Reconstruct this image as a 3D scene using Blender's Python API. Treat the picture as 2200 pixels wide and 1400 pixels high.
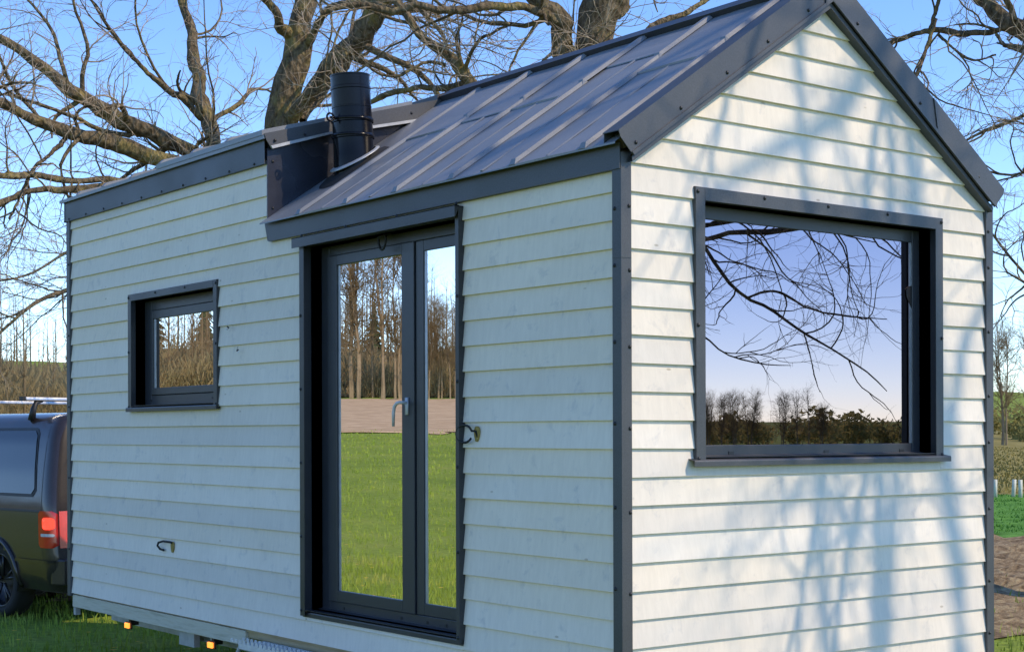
import bpy, math, random
import numpy as np
from mathutils import Matrix, Vector

for o in list(bpy.data.objects):
    bpy.data.objects.remove(o)
scene = bpy.context.scene
C = scene.collection
rng = np.random.default_rng(7)
random.seed(7)
R = math.radians

# ------------------------------------------------------------------ camera
CAM = np.array([-4.154, -4.702, 1.6])
YAW, ROLL, FPX, SY = 0.9184, -0.0032, 3320.3, 931.2
cam = bpy.data.cameras.new('camera')
cam.sensor_width = 36.0
cam.lens = FPX / 2200 * 36.0
cam.shift_y = (SY - 700) / 2200
cam.clip_end = 6000
camo = bpy.data.objects.new('camera', cam)
C.objects.link(camo)
_fw = np.array([math.cos(YAW), math.sin(YAW), 0.0])
_r = np.array([math.sin(YAW), -math.cos(YAW), 0.0])
_u = np.array([0, 0, 1.0])
_r2 = _r * math.cos(ROLL) + _u * math.sin(ROLL)
_u2 = -_r * math.sin(ROLL) + _u * math.cos(ROLL)
camo.matrix_world = Matrix(((_r2[0], _u2[0], -_fw[0], CAM[0]), (_r2[1], _u2[1], -_fw[1], CAM[1]),
                            (_r2[2], _u2[2], -_fw[2], CAM[2]), (0, 0, 0, 1)))
scene.camera = camo

def ray(px, py):
    return _fw + _r2 * (px - 1100) / FPX - _u2 * (py - SY) / FPX
def at(px, py, depth):          # real place of a picture point, given its distance
    return CAM + ray(px, py) * depth
def on(px, py, ax, v):
    d = ray(px, py)
    return CAM + d * ((v - CAM[ax]) / d[ax])

# ------------------------------------------------------------------ light
SUN = np.array([0.70, -1.0, 1.15])
SUN = SUN / np.linalg.norm(SUN)
EL = math.asin(SUN[2])
AZ = math.atan2(SUN[0], SUN[1])
world = bpy.data.worlds.new('World')
scene.world = world
world.use_nodes = True
nt = world.node_tree
bg = nt.nodes['Background']
sky = nt.nodes.new('ShaderNodeTexSky')
sky.sky_type = 'NISHITA'
sky.sun_disc = False
sky.sun_elevation = EL
sky.sun_rotation = AZ
sky.altitude = 900
sky.air_density = 0.8
sky.dust_density = 0.0
sky.ozone_density = 1.5
hs = nt.nodes.new('ShaderNodeHueSaturation')     # phone-camera saturation, the same over the whole sky
hs.inputs['Saturation'].default_value = 1.18
hs.inputs['Hue'].default_value = 0.507
nt.links.new(sky.outputs[0], hs.inputs['Color'])
nt.links.new(hs.outputs[0], bg.inputs[0])
bg.inputs[1].default_value = 0.15
sl = bpy.data.lights.new('sun', 'SUN')
sl.energy = 2.0
sl.angle = R(0.4)
sl.color = (1.0, 0.81, 0.57)
so = bpy.data.objects.new('sun', sl)
C.objects.link(so)
so.rotation_euler = Vector(-SUN).to_track_quat('-Z', 'Y').to_euler()
so.location = (8, -12, 14)
vs = scene.view_settings
vs.view_transform = 'Standard'
vs.look = 'None'
vs.exposure = 1.0
vs.gamma = 1.0
vs.use_curve_mapping = False
scene.render.engine = 'CYCLES'
scene.cycles.caustics_reflective = False
scene.cycles.caustics_refractive = False
scene.cycles.max_bounces = 8
scene.cycles.sample_clamp_indirect = 6

# ------------------------------------------------------------------ materials
def new_mat(name):
    m = bpy.data.materials.new(name)
    m.use_nodes = True
    n = m.node_tree.nodes
    return m, m.node_tree, n, m.node_tree.links, n['Principled BSDF']
def noise(nt_, scale, detail=4, rough=0.6, vec=None, dist=0.0):
    x = nt_.nodes.new('ShaderNodeTexNoise')
    x.inputs['Scale'].default_value = scale
    x.inputs['Detail'].default_value = detail
    x.inputs['Roughness'].default_value = rough
    x.inputs['Distortion'].default_value = dist
    if vec: nt_.links.new(vec, x.inputs['Vector'])
    return x
def ramp(nt_, src, stops):
    x = nt_.nodes.new('ShaderNodeValToRGB')
    e = x.color_ramp.elements
    while len(e) < len(stops): e.new(0.5)
    for k, (p, c) in enumerate(stops):
        e[k].position = p
        e[k].color = (*c, 1) if len(c) == 3 else c
    nt_.links.new(src, x.inputs[0])
    return x
def mapping(nt_, scale=(1, 1, 1), rot=(0, 0, 0), kind='Object'):
    tc = nt_.nodes.new('ShaderNodeTexCoord')
    mp = nt_.nodes.new('ShaderNodeMapping')
    mp.inputs['Scale'].default_value = scale
    mp.inputs['Rotation'].default_value = rot
    nt_.links.new(tc.outputs[kind], mp.inputs[0])
    return mp.outputs[0]
def mixc(nt_, fac, a, b, mode='MIX'):
    x = nt_.nodes.new('ShaderNodeMix')
    x.data_type = 'RGBA'
    x.blend_type = mode
    if isinstance(fac, (int, float)): x.inputs[0].default_value = fac
    else: nt_.links.new(fac, x.inputs[0])
    for sck, v in ((x.inputs[6], a), (x.inputs[7], b)):
        if isinstance(v, tuple): sck.default_value = (*v, 1)
        else: nt_.links.new(v, sck)
    return x.outputs[2]
def bump(nt_, bsdf, h, strength, dist=0.01):
    b = nt_.nodes.new('ShaderNodeBump')
    b.inputs['Strength'].default_value = strength
    b.inputs['Distance'].default_value = dist
    nt_.links.new(h, b.inputs['Height'])
    nt_.links.new(b.outputs[0], bsdf.inputs['Normal'])
def varied(name, stops, scale=6, rough=0.6, metal=0.0, bstr=0.0, bdist=0.01, detail=5, vscale=(1, 1, 1), spec=0.5, rand=0.0):
    m, t, n, l, b = new_mat(name)
    v = mapping(t, vscale)
    nz = noise(t, scale, detail, 0.65, v)
    r = ramp(t, nz.outputs[0], stops)
    col = r.outputs[0]
    if rand:
        oi = n.new('ShaderNodeObjectInfo')
        rr = ramp(t, oi.outputs['Random'], [(0, (1 - rand,) * 3), (1, (1.0,) * 3)])
        col = mixc(t, 1.0, col, rr.outputs[0], 'MULTIPLY')
    l.new(col, b.inputs['Base Color'])
    b.inputs['Roughness'].default_value = rough
    b.inputs['Metallic'].default_value = metal
    b.inputs['Specular IOR Level'].default_value = spec
    if bstr: bump(t, b, nz.outputs[0], bstr, bdist)
    return m
def plain(name, c, rough=0.5, metal=0.0, spec=0.5, var=0.15, scale=9):
    return varied(name, [(0.3, tuple(x * (1 - var) for x in c)), (0.7, tuple(min(1, x * (1 + var)) for x in c))], scale, rough, metal, spec=spec)

M = {}
def board_material():
    m, t, n, l, b = new_mat('whitewashed_wood')
    v = mapping(t, (1, 1, 1))
    big = noise(t, 2.2, 3, 0.5, v)
    vv = mapping(t, (38, 38, 7))
    streak = noise(t, 1.0, 4, 0.7, vv)
    vs_ = mapping(t, (9, 9, 9))
    sp = noise(t, 1.0, 5, 0.7, vs_, 0.4)
    col = ramp(t, big.outputs[0], [(0.25, (0.82, 0.755, 0.665)), (0.75, (0.89, 0.825, 0.735))]).outputs[0]
    f1 = ramp(t, streak.outputs[0], [(0.40, (0.945, 0.945, 0.945)), (0.62, (1, 1, 1))]).outputs[0]
    col = mixc(t, 1.0, col, f1, 'MULTIPLY')
    f2 = ramp(t, sp.outputs[0], [(0.57, (1, 1, 1)), (0.70, (0.83, 0.85, 0.89)), (0.84, (0.74, 0.77, 0.82))]).outputs[0]
    col = mixc(t, 1.0, col, f2, 'MULTIPLY')
    # small dark knots
    kv = mapping(t, (3.4, 3.4, 8.6))
    vo = n.new('ShaderNodeTexVoronoi')
    vo.inputs['Scale'].default_value = 1.0
    l.new(kv, vo.inputs['Vector'])
    kn = ramp(t, vo.outputs['Distance'], [(0.03, (0.42, 0.36, 0.27)), (0.055, (1, 1, 1))]).outputs[0]
    col = mixc(t, 0.55, col, mixc(t, 1.0, col, kn, 'MULTIPLY'))
    oi = n.new('ShaderNodeObjectInfo')
    rr = ramp(t, oi.outputs['Random'], [(0, (0.86, 0.87, 0.89)), (0.35, (0.97, 0.95, 0.91)), (0.7, (0.93, 0.94, 0.95)), (1, (1, 1, 1))]).outputs[0]
    col = mixc(t, 1.0, col, rr, 'MULTIPLY')
    l.new(col, b.inputs['Base Color'])
    b.inputs['Roughness'].default_value = 0.72
    b.inputs['Specular IOR Level'].default_value = 0.25
    bump(t, b, streak.outputs[0], 0.25, 0.003)
    return m
M['board'] = board_material()
M['raw_wood'] = varied('raw_plywood', [(0.3, (0.36, 0.27, 0.15)), (0.7, (0.52, 0.42, 0.26))], 3, 0.8, bstr=0.2, vscale=(1, 1, 12))
M['skirt'] = varied('weathered_skirt_wood', [(0.3, (0.40, 0.38, 0.28)), (0.5, (0.58, 0.56, 0.46)), (0.75, (0.50, 0.46, 0.33))], 3, 0.8, bstr=0.2, vscale=(1, 1, 14))
def sheet_metal(name, c, rough, var=0.12, spec=0.5, wave=0.06, metal=0.0):
    m, t, n, l, b = new_mat(name)
    v = mapping(t, (1, 1, 1))
    a = noise(t, 2.0, 3, 0.5, v)
    g = noise(t, 160.0, 2, 0.6, v)
    col = ramp(t, a.outputs[0], [(0.3, tuple(x * (1 - var) for x in c)), (0.7, tuple(x * (1 + var) for x in c))]).outputs[0]
    d = ramp(t, g.outputs[0], [(0.35, (0.88, 0.88, 0.88)), (0.65, (1.1, 1.1, 1.1))]).outputs[0]
    l.new(mixc(t, 1.0, col, d, 'MULTIPLY'), b.inputs['Base Color'])
    rr = ramp(t, a.outputs[0], [(0.3, (rough * 0.85,) * 3), (0.7, (rough * 1.15,) * 3)])
    l.new(rr.outputs[0], b.inputs['Roughness'])
    b.inputs['Specular IOR Level'].default_value = spec
    b.inputs['Metallic'].default_value = metal
    w = noise(t, 3.5, 2, 0.5, v)
    bump(t, b, w.outputs[0], wave * 3, 0.02)
    return m
M['roof'] = sheet_metal('anthracite_roof_steel', (0.215, 0.228, 0.246), 0.44, wave=0.08, metal=0.1)
M['trim'] = sheet_metal('anthracite_trim_steel', (0.076, 0.081, 0.089), 0.48, wave=0.05, metal=0.25)
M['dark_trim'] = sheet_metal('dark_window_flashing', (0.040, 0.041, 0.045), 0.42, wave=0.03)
M['cheek'] = sheet_metal('glossy_dark_sheet', (0.028, 0.030, 0.042), 0.28, wave=0.16)
M['ridge'] = sheet_metal('shade_black_ridge_steel', (0.03, 0.031, 0.036), 0.4)  # black flashing; the dark tone also paints in the shaded closure below the ridge
M['frame'] = plain('anthracite_frame', (0.036, 0.040, 0.050), 0.38, var=0.08)
M['reveal'] = plain('dark_reveal', (0.024, 0.027, 0.036), 0.45, var=0.1)
M['flue'] = plain('black_enamel_flue', (0.005, 0.005, 0.007), 0.20, var=0.1, spec=0.22)
M['rubber'] = plain('black_rubber', (0.012, 0.012, 0.013), 0.7, var=0.2)
M['screw'] = plain('black_screw', (0.012, 0.013, 0.016), 0.45)
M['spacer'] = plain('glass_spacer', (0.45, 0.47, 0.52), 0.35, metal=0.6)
M['steel'] = plain('brushed_steel', (0.55, 0.56, 0.58), 0.3, metal=0.9)
M['galv'] = varied('galvanised_steel', [(0.3, (0.36, 0.38, 0.40)), (0.7, (0.52, 0.54, 0.56))], 14, 0.5, metal=0.5)
M['foam'] = varied('yellow_foam', [(0.3, (0.22, 0.15, 0.03)), (0.7, (0.42, 0.32, 0.10))], 60, 0.9, bstr=0.5)
M['inner'] = plain('dim_plywood_interior', (0.10, 0.075, 0.05), 0.8)
def glass(name, tint, fac):
    m, t, n, l, b = new_mat(name)
    n.remove(b)
    g = n.new('ShaderNodeBsdfGlossy')
    g.inputs['Color'].default_value = (*tint, 1)
    g.inputs['Roughness'].default_value = 0.0
    tr = n.new('ShaderNodeBsdfTransparent')
    tr.inputs['Color'].default_value = (0.5, 0.55, 0.6, 1)
    mx = n.new('ShaderNodeMixShader')
    mx.inputs[0].default_value = fac
    l.new(tr.outputs[0], mx.inputs[1])
    l.new(g.outputs[0], mx.inputs[2])
    l.new(mx.outputs[0], n['Material Output'].inputs[0])
    w = noise(t, 1.1, 2, 0.4, mapping(t))
    bp = n.new('ShaderNodeBump')
    bp.inputs['Strength'].default_value = 0.018
    bp.inputs['Distance'].default_value = 0.02
    l.new(w.outputs[0], bp.inputs['Height'])
    l.new(bp.outputs[0], g.inputs['Normal'])
    return m
M['glass'] = glass('coated_window_glass', (0.295, 0.25, 0.30), 0.95)
M['door_glass'] = glass('coated_door_glass', (0.95, 0.93, 0.92), 0.93)
def emit(name, c, s, base):
    m, t, n, l, b = new_mat(name)
    b.inputs['Base Color'].default_value = (*base, 1)
    b.inputs['Emission Color'].default_value = (*c, 1)
    b.inputs['Emission Strength'].default_value = s
    b.inputs['Roughness'].default_value = 0.2
    nz = noise(t, 60, 2)
    bump(t, b, nz.outputs[0], 0.1)
    return m
M['amber'] = emit('amber_lamp', (1.0, 0.28, 0.04), 1.1, (0.7, 0.2, 0.02))
M['red_lens'] = plain('red_lens', (0.62, 0.02, 0.012), 0.12, spec=0.7)
M['red_lit'] = emit('lit_tail_lamp', (1.0, 0.05, 0.02), 0.9, (0.7, 0.03, 0.02))
M['clear_lens'] = plain('clear_lens', (0.6, 0.6, 0.62), 0.15)
def paint():
    m, t, n, l, b = new_mat('brown_metallic_paint')
    nz = noise(t, 400, 2)
    r = ramp(t, nz.outputs[0], [(0.35, (0.020, 0.015, 0.014)), (0.7, (0.045, 0.034, 0.031))])
    l.new(r.outputs[0], b.inputs['Base Color'])
    b.inputs['Roughness'].default_value = 0.28
    b.inputs['Metallic'].default_value = 0.1
    b.inputs['Coat Weight'].default_value = 0.5
    b.inputs['Coat Roughness'].default_value = 0.03
    return m
M['paint'] = paint()
M['tint'] = plain('dark_tinted_glass', (0.012, 0.014, 0.018), 0.04, spec=0.8)
M['tyre'] = plain('tyre_rubber', (0.012, 0.012, 0.012), 0.8)
M['rim'] = plain('black_alloy', (0.02, 0.02, 0.022), 0.3)
M['silver'] = plain('silver_aluminium', (0.62, 0.63, 0.65), 0.3, metal=0.7)
M['black'] = plain('black_plastic', (0.014, 0.014, 0.016), 0.5)
def bark(name, dark, light, lichen, k):
    m, t, n, l, b = new_mat(name)
    v = mapping(t, (1, 1, 0.45))
    f = noise(t, 16, 6, 0.75, v, 0.6)
    c = ramp(t, f.outputs[0], [(0.32, dark), (0.62, light)]).outputs[0]
    li = noise(t, 3.2, 5, 0.7, mapping(t))
    lf = ramp(t, li.outputs[0], [(0.50, (0, 0, 0)), (0.64, (k, k, k))]).outputs[0]
    l.new(mixc(t, lf, c, lichen), b.inputs['Base Color'])
    b.inputs['Roughness'].default_value = 0.9
    b.inputs['Specular IOR Level'].default_value = 0.15
    vo = n.new('ShaderNodeTexVoronoi')
    vo.inputs['Scale'].default_value = 26
    l.new(v, vo.inputs['Vector'])
    ad = n.new('ShaderNodeMath'); ad.operation = 'ADD'
    l.new(f.outputs[0], ad.inputs[0]); l.new(vo.outputs['Distance'], ad.inputs[1])
    bump(t, b, ad.outputs[0], 1.0, 0.05)
    return m
M['bark'] = bark('rough_lichen_bark', (0.045, 0.034, 0.022), (0.26, 0.205, 0.13), (0.36, 0.29, 0.11), 0.8)
M['twig'] = varied('pale_twigs', [(0.3, (0.26, 0.205, 0.145)), (0.7, (0.48, 0.40, 0.30))], 5, 0.85, spec=0.2)
M['far_bark'] = varied('far_bark', [(0.3, (0.20, 0.15, 0.09)), (0.7, (0.36, 0.28, 0.18))], 1.5, 0.9, spec=0.1)
M['far_twig'] = varied('far_twigs', [(0.35, (0.29, 0.22, 0.125)), (0.65, (0.45, 0.35, 0.20))], 0.05, 0.9, spec=0.1)
M['conifer'] = varied('conifer_needles', [(0.35, (0.018, 0.035, 0.012)), (0.65, (0.05, 0.075, 0.025))], 0.3, 0.9, spec=0.1)
M['bud'] = varied('fresh_shrub_leaves', [(0.35, (0.28, 0.26, 0.09)), (0.65, (0.46, 0.39, 0.15))], 0.05, 0.9, spec=0.1)
M['brush'] = varied('leafless_undergrowth', [(0.35, (0.28, 0.215, 0.11)), (0.65, (0.42, 0.34, 0.17))], 0.05, 0.9, spec=0.1)
for k_ in ('bud', 'brush', 'far_twig'):                     # thin growth lets light through
    t_ = M[k_].node_tree
    b_ = t_.nodes['Principled BSDF']
    tl_ = t_.nodes.new('ShaderNodeBsdfTranslucent')
    mx_ = t_.nodes.new('ShaderNodeMixShader')
    mx_.inputs[0].default_value = 0.5
    t_.links.new(b_.inputs['Base Color'].links[0].from_socket, tl_.inputs['Color'])
    t_.links.new(b_.outputs[0], mx_.inputs[1])
    t_.links.new(tl_.outputs[0], mx_.inputs[2])
    t_.links.new(mx_.outputs[0], t_.nodes['Material Output'].inputs[0])
def meadow():
    m, t, n, l, b = new_mat('meadow_ground')
    v = mapping(t)
    a = noise(t, 0.22, 5, 0.65, v)
    f = noise(t, 9, 4, 0.75, v)
    c1 = ramp(t, a.outputs[0], [(0.3, (0.15, 0.225, 0.030)), (0.55, (0.225, 0.30, 0.046)), (0.75, (0.31, 0.315, 0.085))]).outputs[0]
    c2 = ramp(t, f.outputs[0], [(0.3, (0.62, 0.62, 0.62)), (0.7, (1.25, 1.25, 1.25))]).outputs[0]
    l.new(mixc(t, 1.0, c1, c2, 'MULTIPLY'), b.inputs['Base Color'])
    b.inputs['Roughness'].default_value = 0.95
    b.inputs['Specular IOR Level'].default_value = 0.1
    bump(t, b, f.outputs[0], 0.8, 0.06)
    return m
M['meadow'] = meadow()
M['soil'] = varied('dry_ploughed_soil', [(0.3, (0.34, 0.24, 0.135)), (0.55, (0.50, 0.37, 0.225)), (0.75, (0.58, 0.44, 0.285))], 0.8, 0.95, bstr=1.0, bdist=0.05, detail=9, spec=0.1)
M['straw_soil'] = varied('straw_strewn_soil', [(0.32, (0.10, 0.068, 0.038)), (0.5, (0.27, 0.20, 0.115)), (0.70, (0.46, 0.38, 0.22))], 9.0, 0.95, bstr=1.0, bdist=0.05, detail=9, spec=0.1)
M['crop'] = varied('green_crop_strip', [(0.3, (0.06, 0.18, 0.025)), (0.7, (0.14, 0.31, 0.055))], 3.5, 0.95, bstr=1.0, bdist=0.08, detail=8, spec=0.1)
M['dry_grass'] = varied('dry_meadow', [(0.3, (0.17, 0.15, 0.04)), (0.6, (0.27, 0.23, 0.075)), (0.8, (0.38, 0.31, 0.15))], 0.45, 0.95, bstr=1.0, bdist=0.08, detail=9, spec=0.1)
M['blade'] = varied('grass_blades', [(0.3, (0.145, 0.235, 0.026)), (0.55, (0.24, 0.325, 0.046)), (0.78, (0.40, 0.38, 0.11))], 0.9, 0.75, detail=6, spec=0.2)
M['straw'] = varied('dry_straw', [(0.3, (0.26, 0.20, 0.09)), (0.7, (0.46, 0.38, 0.20))], 3, 0.85, spec=0.2)
M['guard'] = plain('white_tree_guard', (0.56, 0.57, 0.48), 0.6)
M['fly'] = plain('insect_body', (0.012, 0.011, 0.010), 0.35)
M['wing'] = plain('insect_wing', (0.6, 0.62, 0.66), 0.2)

# ------------------------------------------------------------------ mesh helpers
def parent_to(o, p):
    o.parent = p
    w = Matrix.Translation(p.location) if p.parent is None else Matrix.Identity(4)
    if p.parent is None and p.rotation_euler.z:
        w = w @ Matrix.Rotation(p.rotation_euler.z, 4, 'Z')
    if p.parent is not None:
        w = Matrix.Translation(p.get('_t', (0, 0, 0)))
    o.matrix_parent_inverse = w.inverted()
def link(name, me, parent=None, loc=None, rot=None):
    o = bpy.data.objects.new(name, me)
    C.objects.link(o)
    if loc is not None: o.location = loc
    if rot is not None: o.rotation_euler = rot
    if parent is not None: parent_to(o, parent)
    return o
class MB:
    def __init__(self): self.v = []; self.f = []
    def add(self, vs_, fs):
        k = len(self.v)
        self.v += [tuple(map(float, p)) for p in vs_]
        self.f += [tuple(i + k for i in f) for f in fs]
        return self
    def box(self, a, b):
        x0, y0, z0 = (min(a[i], b[i]) for i in range(3)); x1, y1, z1 = (max(a[i], b[i]) for i in range(3))
        return self.hexa([(x0, y0, z0), (x1, y0, z0), (x1, y1, z0), (x0, y1, z0), (x0, y0, z1), (x1, y0, z1), (x1, y1, z1), (x0, y1, z1)])
    def hexa(self, p):
        return self.add(p, [(0, 3, 2, 1), (4, 5, 6, 7), (0, 1, 5, 4), (1, 2, 6, 5), (2, 3, 7, 6), (3, 0, 4, 7)])
    def prism(self, poly, axis, a, b):
        """polygon of 2-D points extruded along an axis between a and b"""
        n = len(poly)
        def mk(p, t):
            return {0: (t, p[0], p[1]), 1: (p[0], t, p[1]), 2: (p[0], p[1], t)}[axis]
        vs_ = [mk(p, a) for p in poly] + [mk(p, b) for p in poly]
        fs = [tuple(range(n))[::-1], tuple(range(n, 2 * n))] + [(i, (i + 1) % n, (i + 1) % n + n, i + n) for i in range(n)]
        return self.add(vs_, fs)
    def tube(self, pts, rad, sides=8, cap=True):
        pts = [np.array(p, float) for p in pts]
        K = len(pts)
        rads = rad if hasattr(rad, '__len__') else [rad] * K
        t0 = pts[1] - pts[0]
        a = np.cross(t0, (0, 0, 1.0) if abs(t0[2]) < 0.9 * np.linalg.norm(t0) else (1.0, 0, 0)); a /= np.linalg.norm(a)
        vs_, fs = [], []
        for i in range(K):
            t = pts[min(i + 1, K - 1)] - pts[max(i - 1, 0)]; t = t / np.linalg.norm(t)
            a = a - t * (a @ t); a /= np.linalg.norm(a)
            b = np.cross(t, a)
            for s in range(sides):
                w = 2 * math.pi * s / sides
                vs_.append(pts[i] + (a * math.cos(w) + b * math.sin(w)) * rads[i])
        for i in range(K - 1):
            for s in range(sides):
                s2 = (s + 1) % sides
                fs.append((i * sides + s, i * sides + s2, (i + 1) * sides + s2, (i + 1) * sides + s))
        if cap:
            fs.append(tuple(range(sides))[::-1]); fs.append(tuple((K - 1) * sides + s for s in range(sides)))
        return self.add(vs_, fs)
    def lathe(self, prof, c, axis=2, sides=24):
        vs_, fs = [], []
        for r, h in prof:
            for s in range(sides):
                w = 2 * math.pi * s / sides
                p = [0, 0, 0]
                o1, o2 = [i for i in range(3) if i != axis]
                p[axis] = h; p[o1] = r * math.cos(w); p[o2] = r * math.sin(w)
                vs_.append((p[0] + c[0], p[1] + c[1], p[2] + c[2]))
        for i in range(len(prof) - 1):
            for s in range(sides):
                s2 = (s + 1) % sides
                fs.append((i * sides + s, i * sides + s2, (i + 1) * sides + s2, (i + 1) * sides + s))
        return self.add(vs_, fs)
    def mesh(self, name, mat, smooth=False):
        me = bpy.data.meshes.new(name)
        me.from_pydata(self.v, [], self.f)
        me.materials.append(mat)
        if smooth:
            me.polygons.foreach_set('use_smooth', [True] * len(me.polygons))
        me.update()
        return me
    def build(self, name, mat, parent=None, smooth=False, bevel=0.0, label=None):
        o = link(name, self.mesh(name, mat, smooth), parent)
        if bevel:
            b = o.modifiers.new('bevel', 'BEVEL'); b.width = bevel; b.segments = 2; b.limit_method = 'ANGLE'
        if label: o['label'] = label
        return o
def tag(o, label, cat, group=None):
    o['label'] = label; o['category'] = cat
    if group: o['group'] = group
    return o
def struct(o):
    o['kind'] = 'structure'; return o
def empty(name, loc, rz=0.0):
    o = bpy.data.objects.new(name, None)
    C.objects.link(o)
    o.location = loc; o.rotation_euler = (0, 0, rz)
    o.empty_display_size = 0.3
    return o
def fast_mesh(name, V, F, mat, smooth=False):
    """V (n,3), F (m,k) arrays"""
    me = bpy.data.meshes.new(name)
    V = np.asarray(V, np.float32); F = np.asarray(F, np.int32)
    k = F.shape[1]
    me.vertices.add(len(V)); me.vertices.foreach_set('co', V.ravel())
    me.loops.add(F.size); me.loops.foreach_set('vertex_index', F.ravel())
    me.polygons.add(len(F)); me.polygons.foreach_set('loop_start', np.arange(len(F), dtype=np.int32) * k)
    if smooth: me.polygons.foreach_set('use_smooth', np.ones(len(F), bool))
    me.materials.append(mat)
    me.update(calc_edges=True)
    return me

# ------------------------------------------------------------------ terrain
ND = np.array([math.cos(R(107)), math.sin(R(107))])
def hgt(x, y):
    x = np.asarray(x, float); y = np.asarray(y, float)
    d = x * ND[0] + y * ND[1]
    a = np.clip(d - 18, 0, 128) * 0.040
    b = np.clip(d - 150, 0, 260) * 0.075
    rr = np.hypot(x, y)
    und = 0.25 * np.sin(x * 0.031 + 1.0) * np.cos(y * 0.027) * np.clip((rr - 25) / 60, 0, 1)
    far = np.clip(rr - 450, 0, 900) * 0.012
    return a + b + und + far
na, radii = 144, np.concatenate([[0], np.geomspace(1.5, 3500, 90)])
V = [(0, 0, 0)]
for r_ in radii[1:]:
    w = np.linspace(0, 2 * math.pi, na, endpoint=False)
    x, y = r_ * np.cos(w), r_ * np.sin(w)
    V += list(zip(x, y, hgt(x, y)))
F = [(0, 1 + s, 1 + (s + 1) % na, 0) for s in range(na)]
mb = MB(); mb.v = V
mb.f = [(0, 1 + s, 1 + (s + 1) % na) for s in range(na)]
for i in range(len(radii) - 2):
    for s in range(na):
        s2 = (s + 1) % na
        mb.f.append((1 + i * na + s, 1 + (i + 1) * na + s, 1 + (i + 1) * na + s2, 1 + i * na + s2))
struct(mb.build('ground', M['meadow'], smooth=True))
def sheet_on_ground(name, origin, n, d0, d1, e0, e1, mat, lift, nd=40, ne=60, rough=0.0, edge=0.5):
    n = np.array(n) / np.linalg.norm(n); t = np.array([-n[1], n[0]])
    V = []
    for i in range(nd + 1):
        for j in range(ne + 1):
            d = d0 + (d1 - d0) * i / nd; e = e0 + (e1 - e0) * j / ne
            if i in (0, nd): d += edge * rng.normal() * 0.5
            p = np.array(origin) + n * d + t * e
            V.append((p[0], p[1], float(hgt(p[0], p[1])) + lift + rough * abs(rng.normal()) * (0 if i in (0, nd) or j in (0, ne) else 1)))
    F = [(i * (ne + 1) + j, i * (ne + 1) + j + 1, (i + 1) * (ne + 1) + j + 1, (i + 1) * (ne + 1) + j) for i in range(nd) for j in range(ne)]
    return struct(link(name, fast_mesh(name, V, F, mat, rough == 0)))
M['litter'] = varied('woodland_floor', [(0.3, (0.17, 0.115, 0.05)), (0.7, (0.30, 0.22, 0.10))], 0.12, 0.95, bstr=0.6, bdist=0.1, detail=8, spec=0.1)
sheet_on_ground('woodland_floor', (0, 0), ND, 146, 420, -230, 160, M['litter'], 0.08, 40, 60, 0.0, 3.0)
sheet_on_ground('ploughed_field', (0, 0), ND, 58, 134, -14, 190, M['soil'], 0.03, 60, 130, 0.03, 4.0)
nr = (math.cos(R(34.3)), math.sin(R(34.3)))
sheet_on_ground('soil_strip', CAM[:2], nr, 12.9, 23.9, -26, 30, M['straw_soil'], 0.012, 60, 260, 0.05, 0.5)
sheet_on_ground('crop_strip', CAM[:2], nr, 24.6, 40, -55, 60, M['crop'], 0.02, 60, 200, 0.02, 0.5)
sheet_on_ground('dry_meadow', CAM[:2], nr, 40.4, 320, -110, 120, M['dry_grass'], 0.02, 120, 100, 0.03, 1.0)

# ------------------------------------------------------------------ tiny house
W, L = 2.44, 5.88
P, Z0 = 0.1163, 1.42                      # course height, a reference course line
TAN = 0.68
TH = math.atan(TAN); CT, ST = math.cos(TH), math.sin(TH)
RX = 1.22                                 # ridge
house = empty('tiny_house', (RX, L / 2, 0))
tag(house, 'white clapboard tiny house on wheels with dark metal gable roof', 'tiny house')

screw_me = MB().lathe([(0.0001, 0.006), (0.0055, 0.005), (0.0085, 0.001), (0.009, -0.003)], (0, 0, 0), 2, 8).mesh('screw', M['screw'], True)
def screw(parent, p, nrm):
    q = Vector(nrm).to_track_quat('Z', 'Y').to_euler()
    o = link('screw', screw_me, None, p, q)
    parent_to(o, parent)
    return o

# structural walls (slightly behind the boards)
def wall_panel(name, axis, pos0, pos1, outline, holes, label):
    """rect grid panel with rectangular holes, built from boxes"""
    mb = MB()
    (a0, a1, z0, z1) = outline
    ay = sorted({a0, a1} | {h[0] for h in holes} | {h[1] for h in holes})
    zy = sorted({z0, z1} | {h[2] for h in holes} | {h[3] for h in holes})
    for i in range(len(ay) - 1):
        for j in range(len(zy) - 1):
            ca, cz = (ay[i] + ay[i + 1]) / 2, (zy[j] + zy[j + 1]) / 2
            if any(h[0] < ca < h[1] and h[2] < cz < h[3] for h in holes): continue
            if axis == 0: mb.box((pos0, ay[i], zy[j]), (pos1, ay[i + 1], zy[j + 1]))
            else: mb.box((ay[i], pos0, zy[j]), (ay[i + 1], pos1, zy[j + 1]))
    return mb.build(name, M['inner'], house, label=label)
DOOR = (1.122, 2.52, 0.665, 2.60)
WINL = (3.61, 4.79, 1.79, 2.47)
WING = (0.452, 2.00, 1.50, 2.58)
wall_side = wall_panel('wall', 0, 0.013, 0.10, (0.013, L - 0.013, 0.49, 2.754), [DOOR, WINL], 'shaded long wall with door and small window')
wall_gable = wall_panel('wall', 1, 0.013, 0.10, (0.10, W - 0.10, 0.49, 2.66), [WING], 'sunlit gable wall with large window')
wall_back = wall_panel('wall', 0, W - 0.10, W - 0.013, (0.013, L - 0.013, 0.49, 2.754), [], 'rear long wall')
wall_end = wall_panel('wall', 1, L - 0.10, L - 0.013, (0.10, W - 0.10, 0.49, 2.66), [], 'far end wall')
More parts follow.
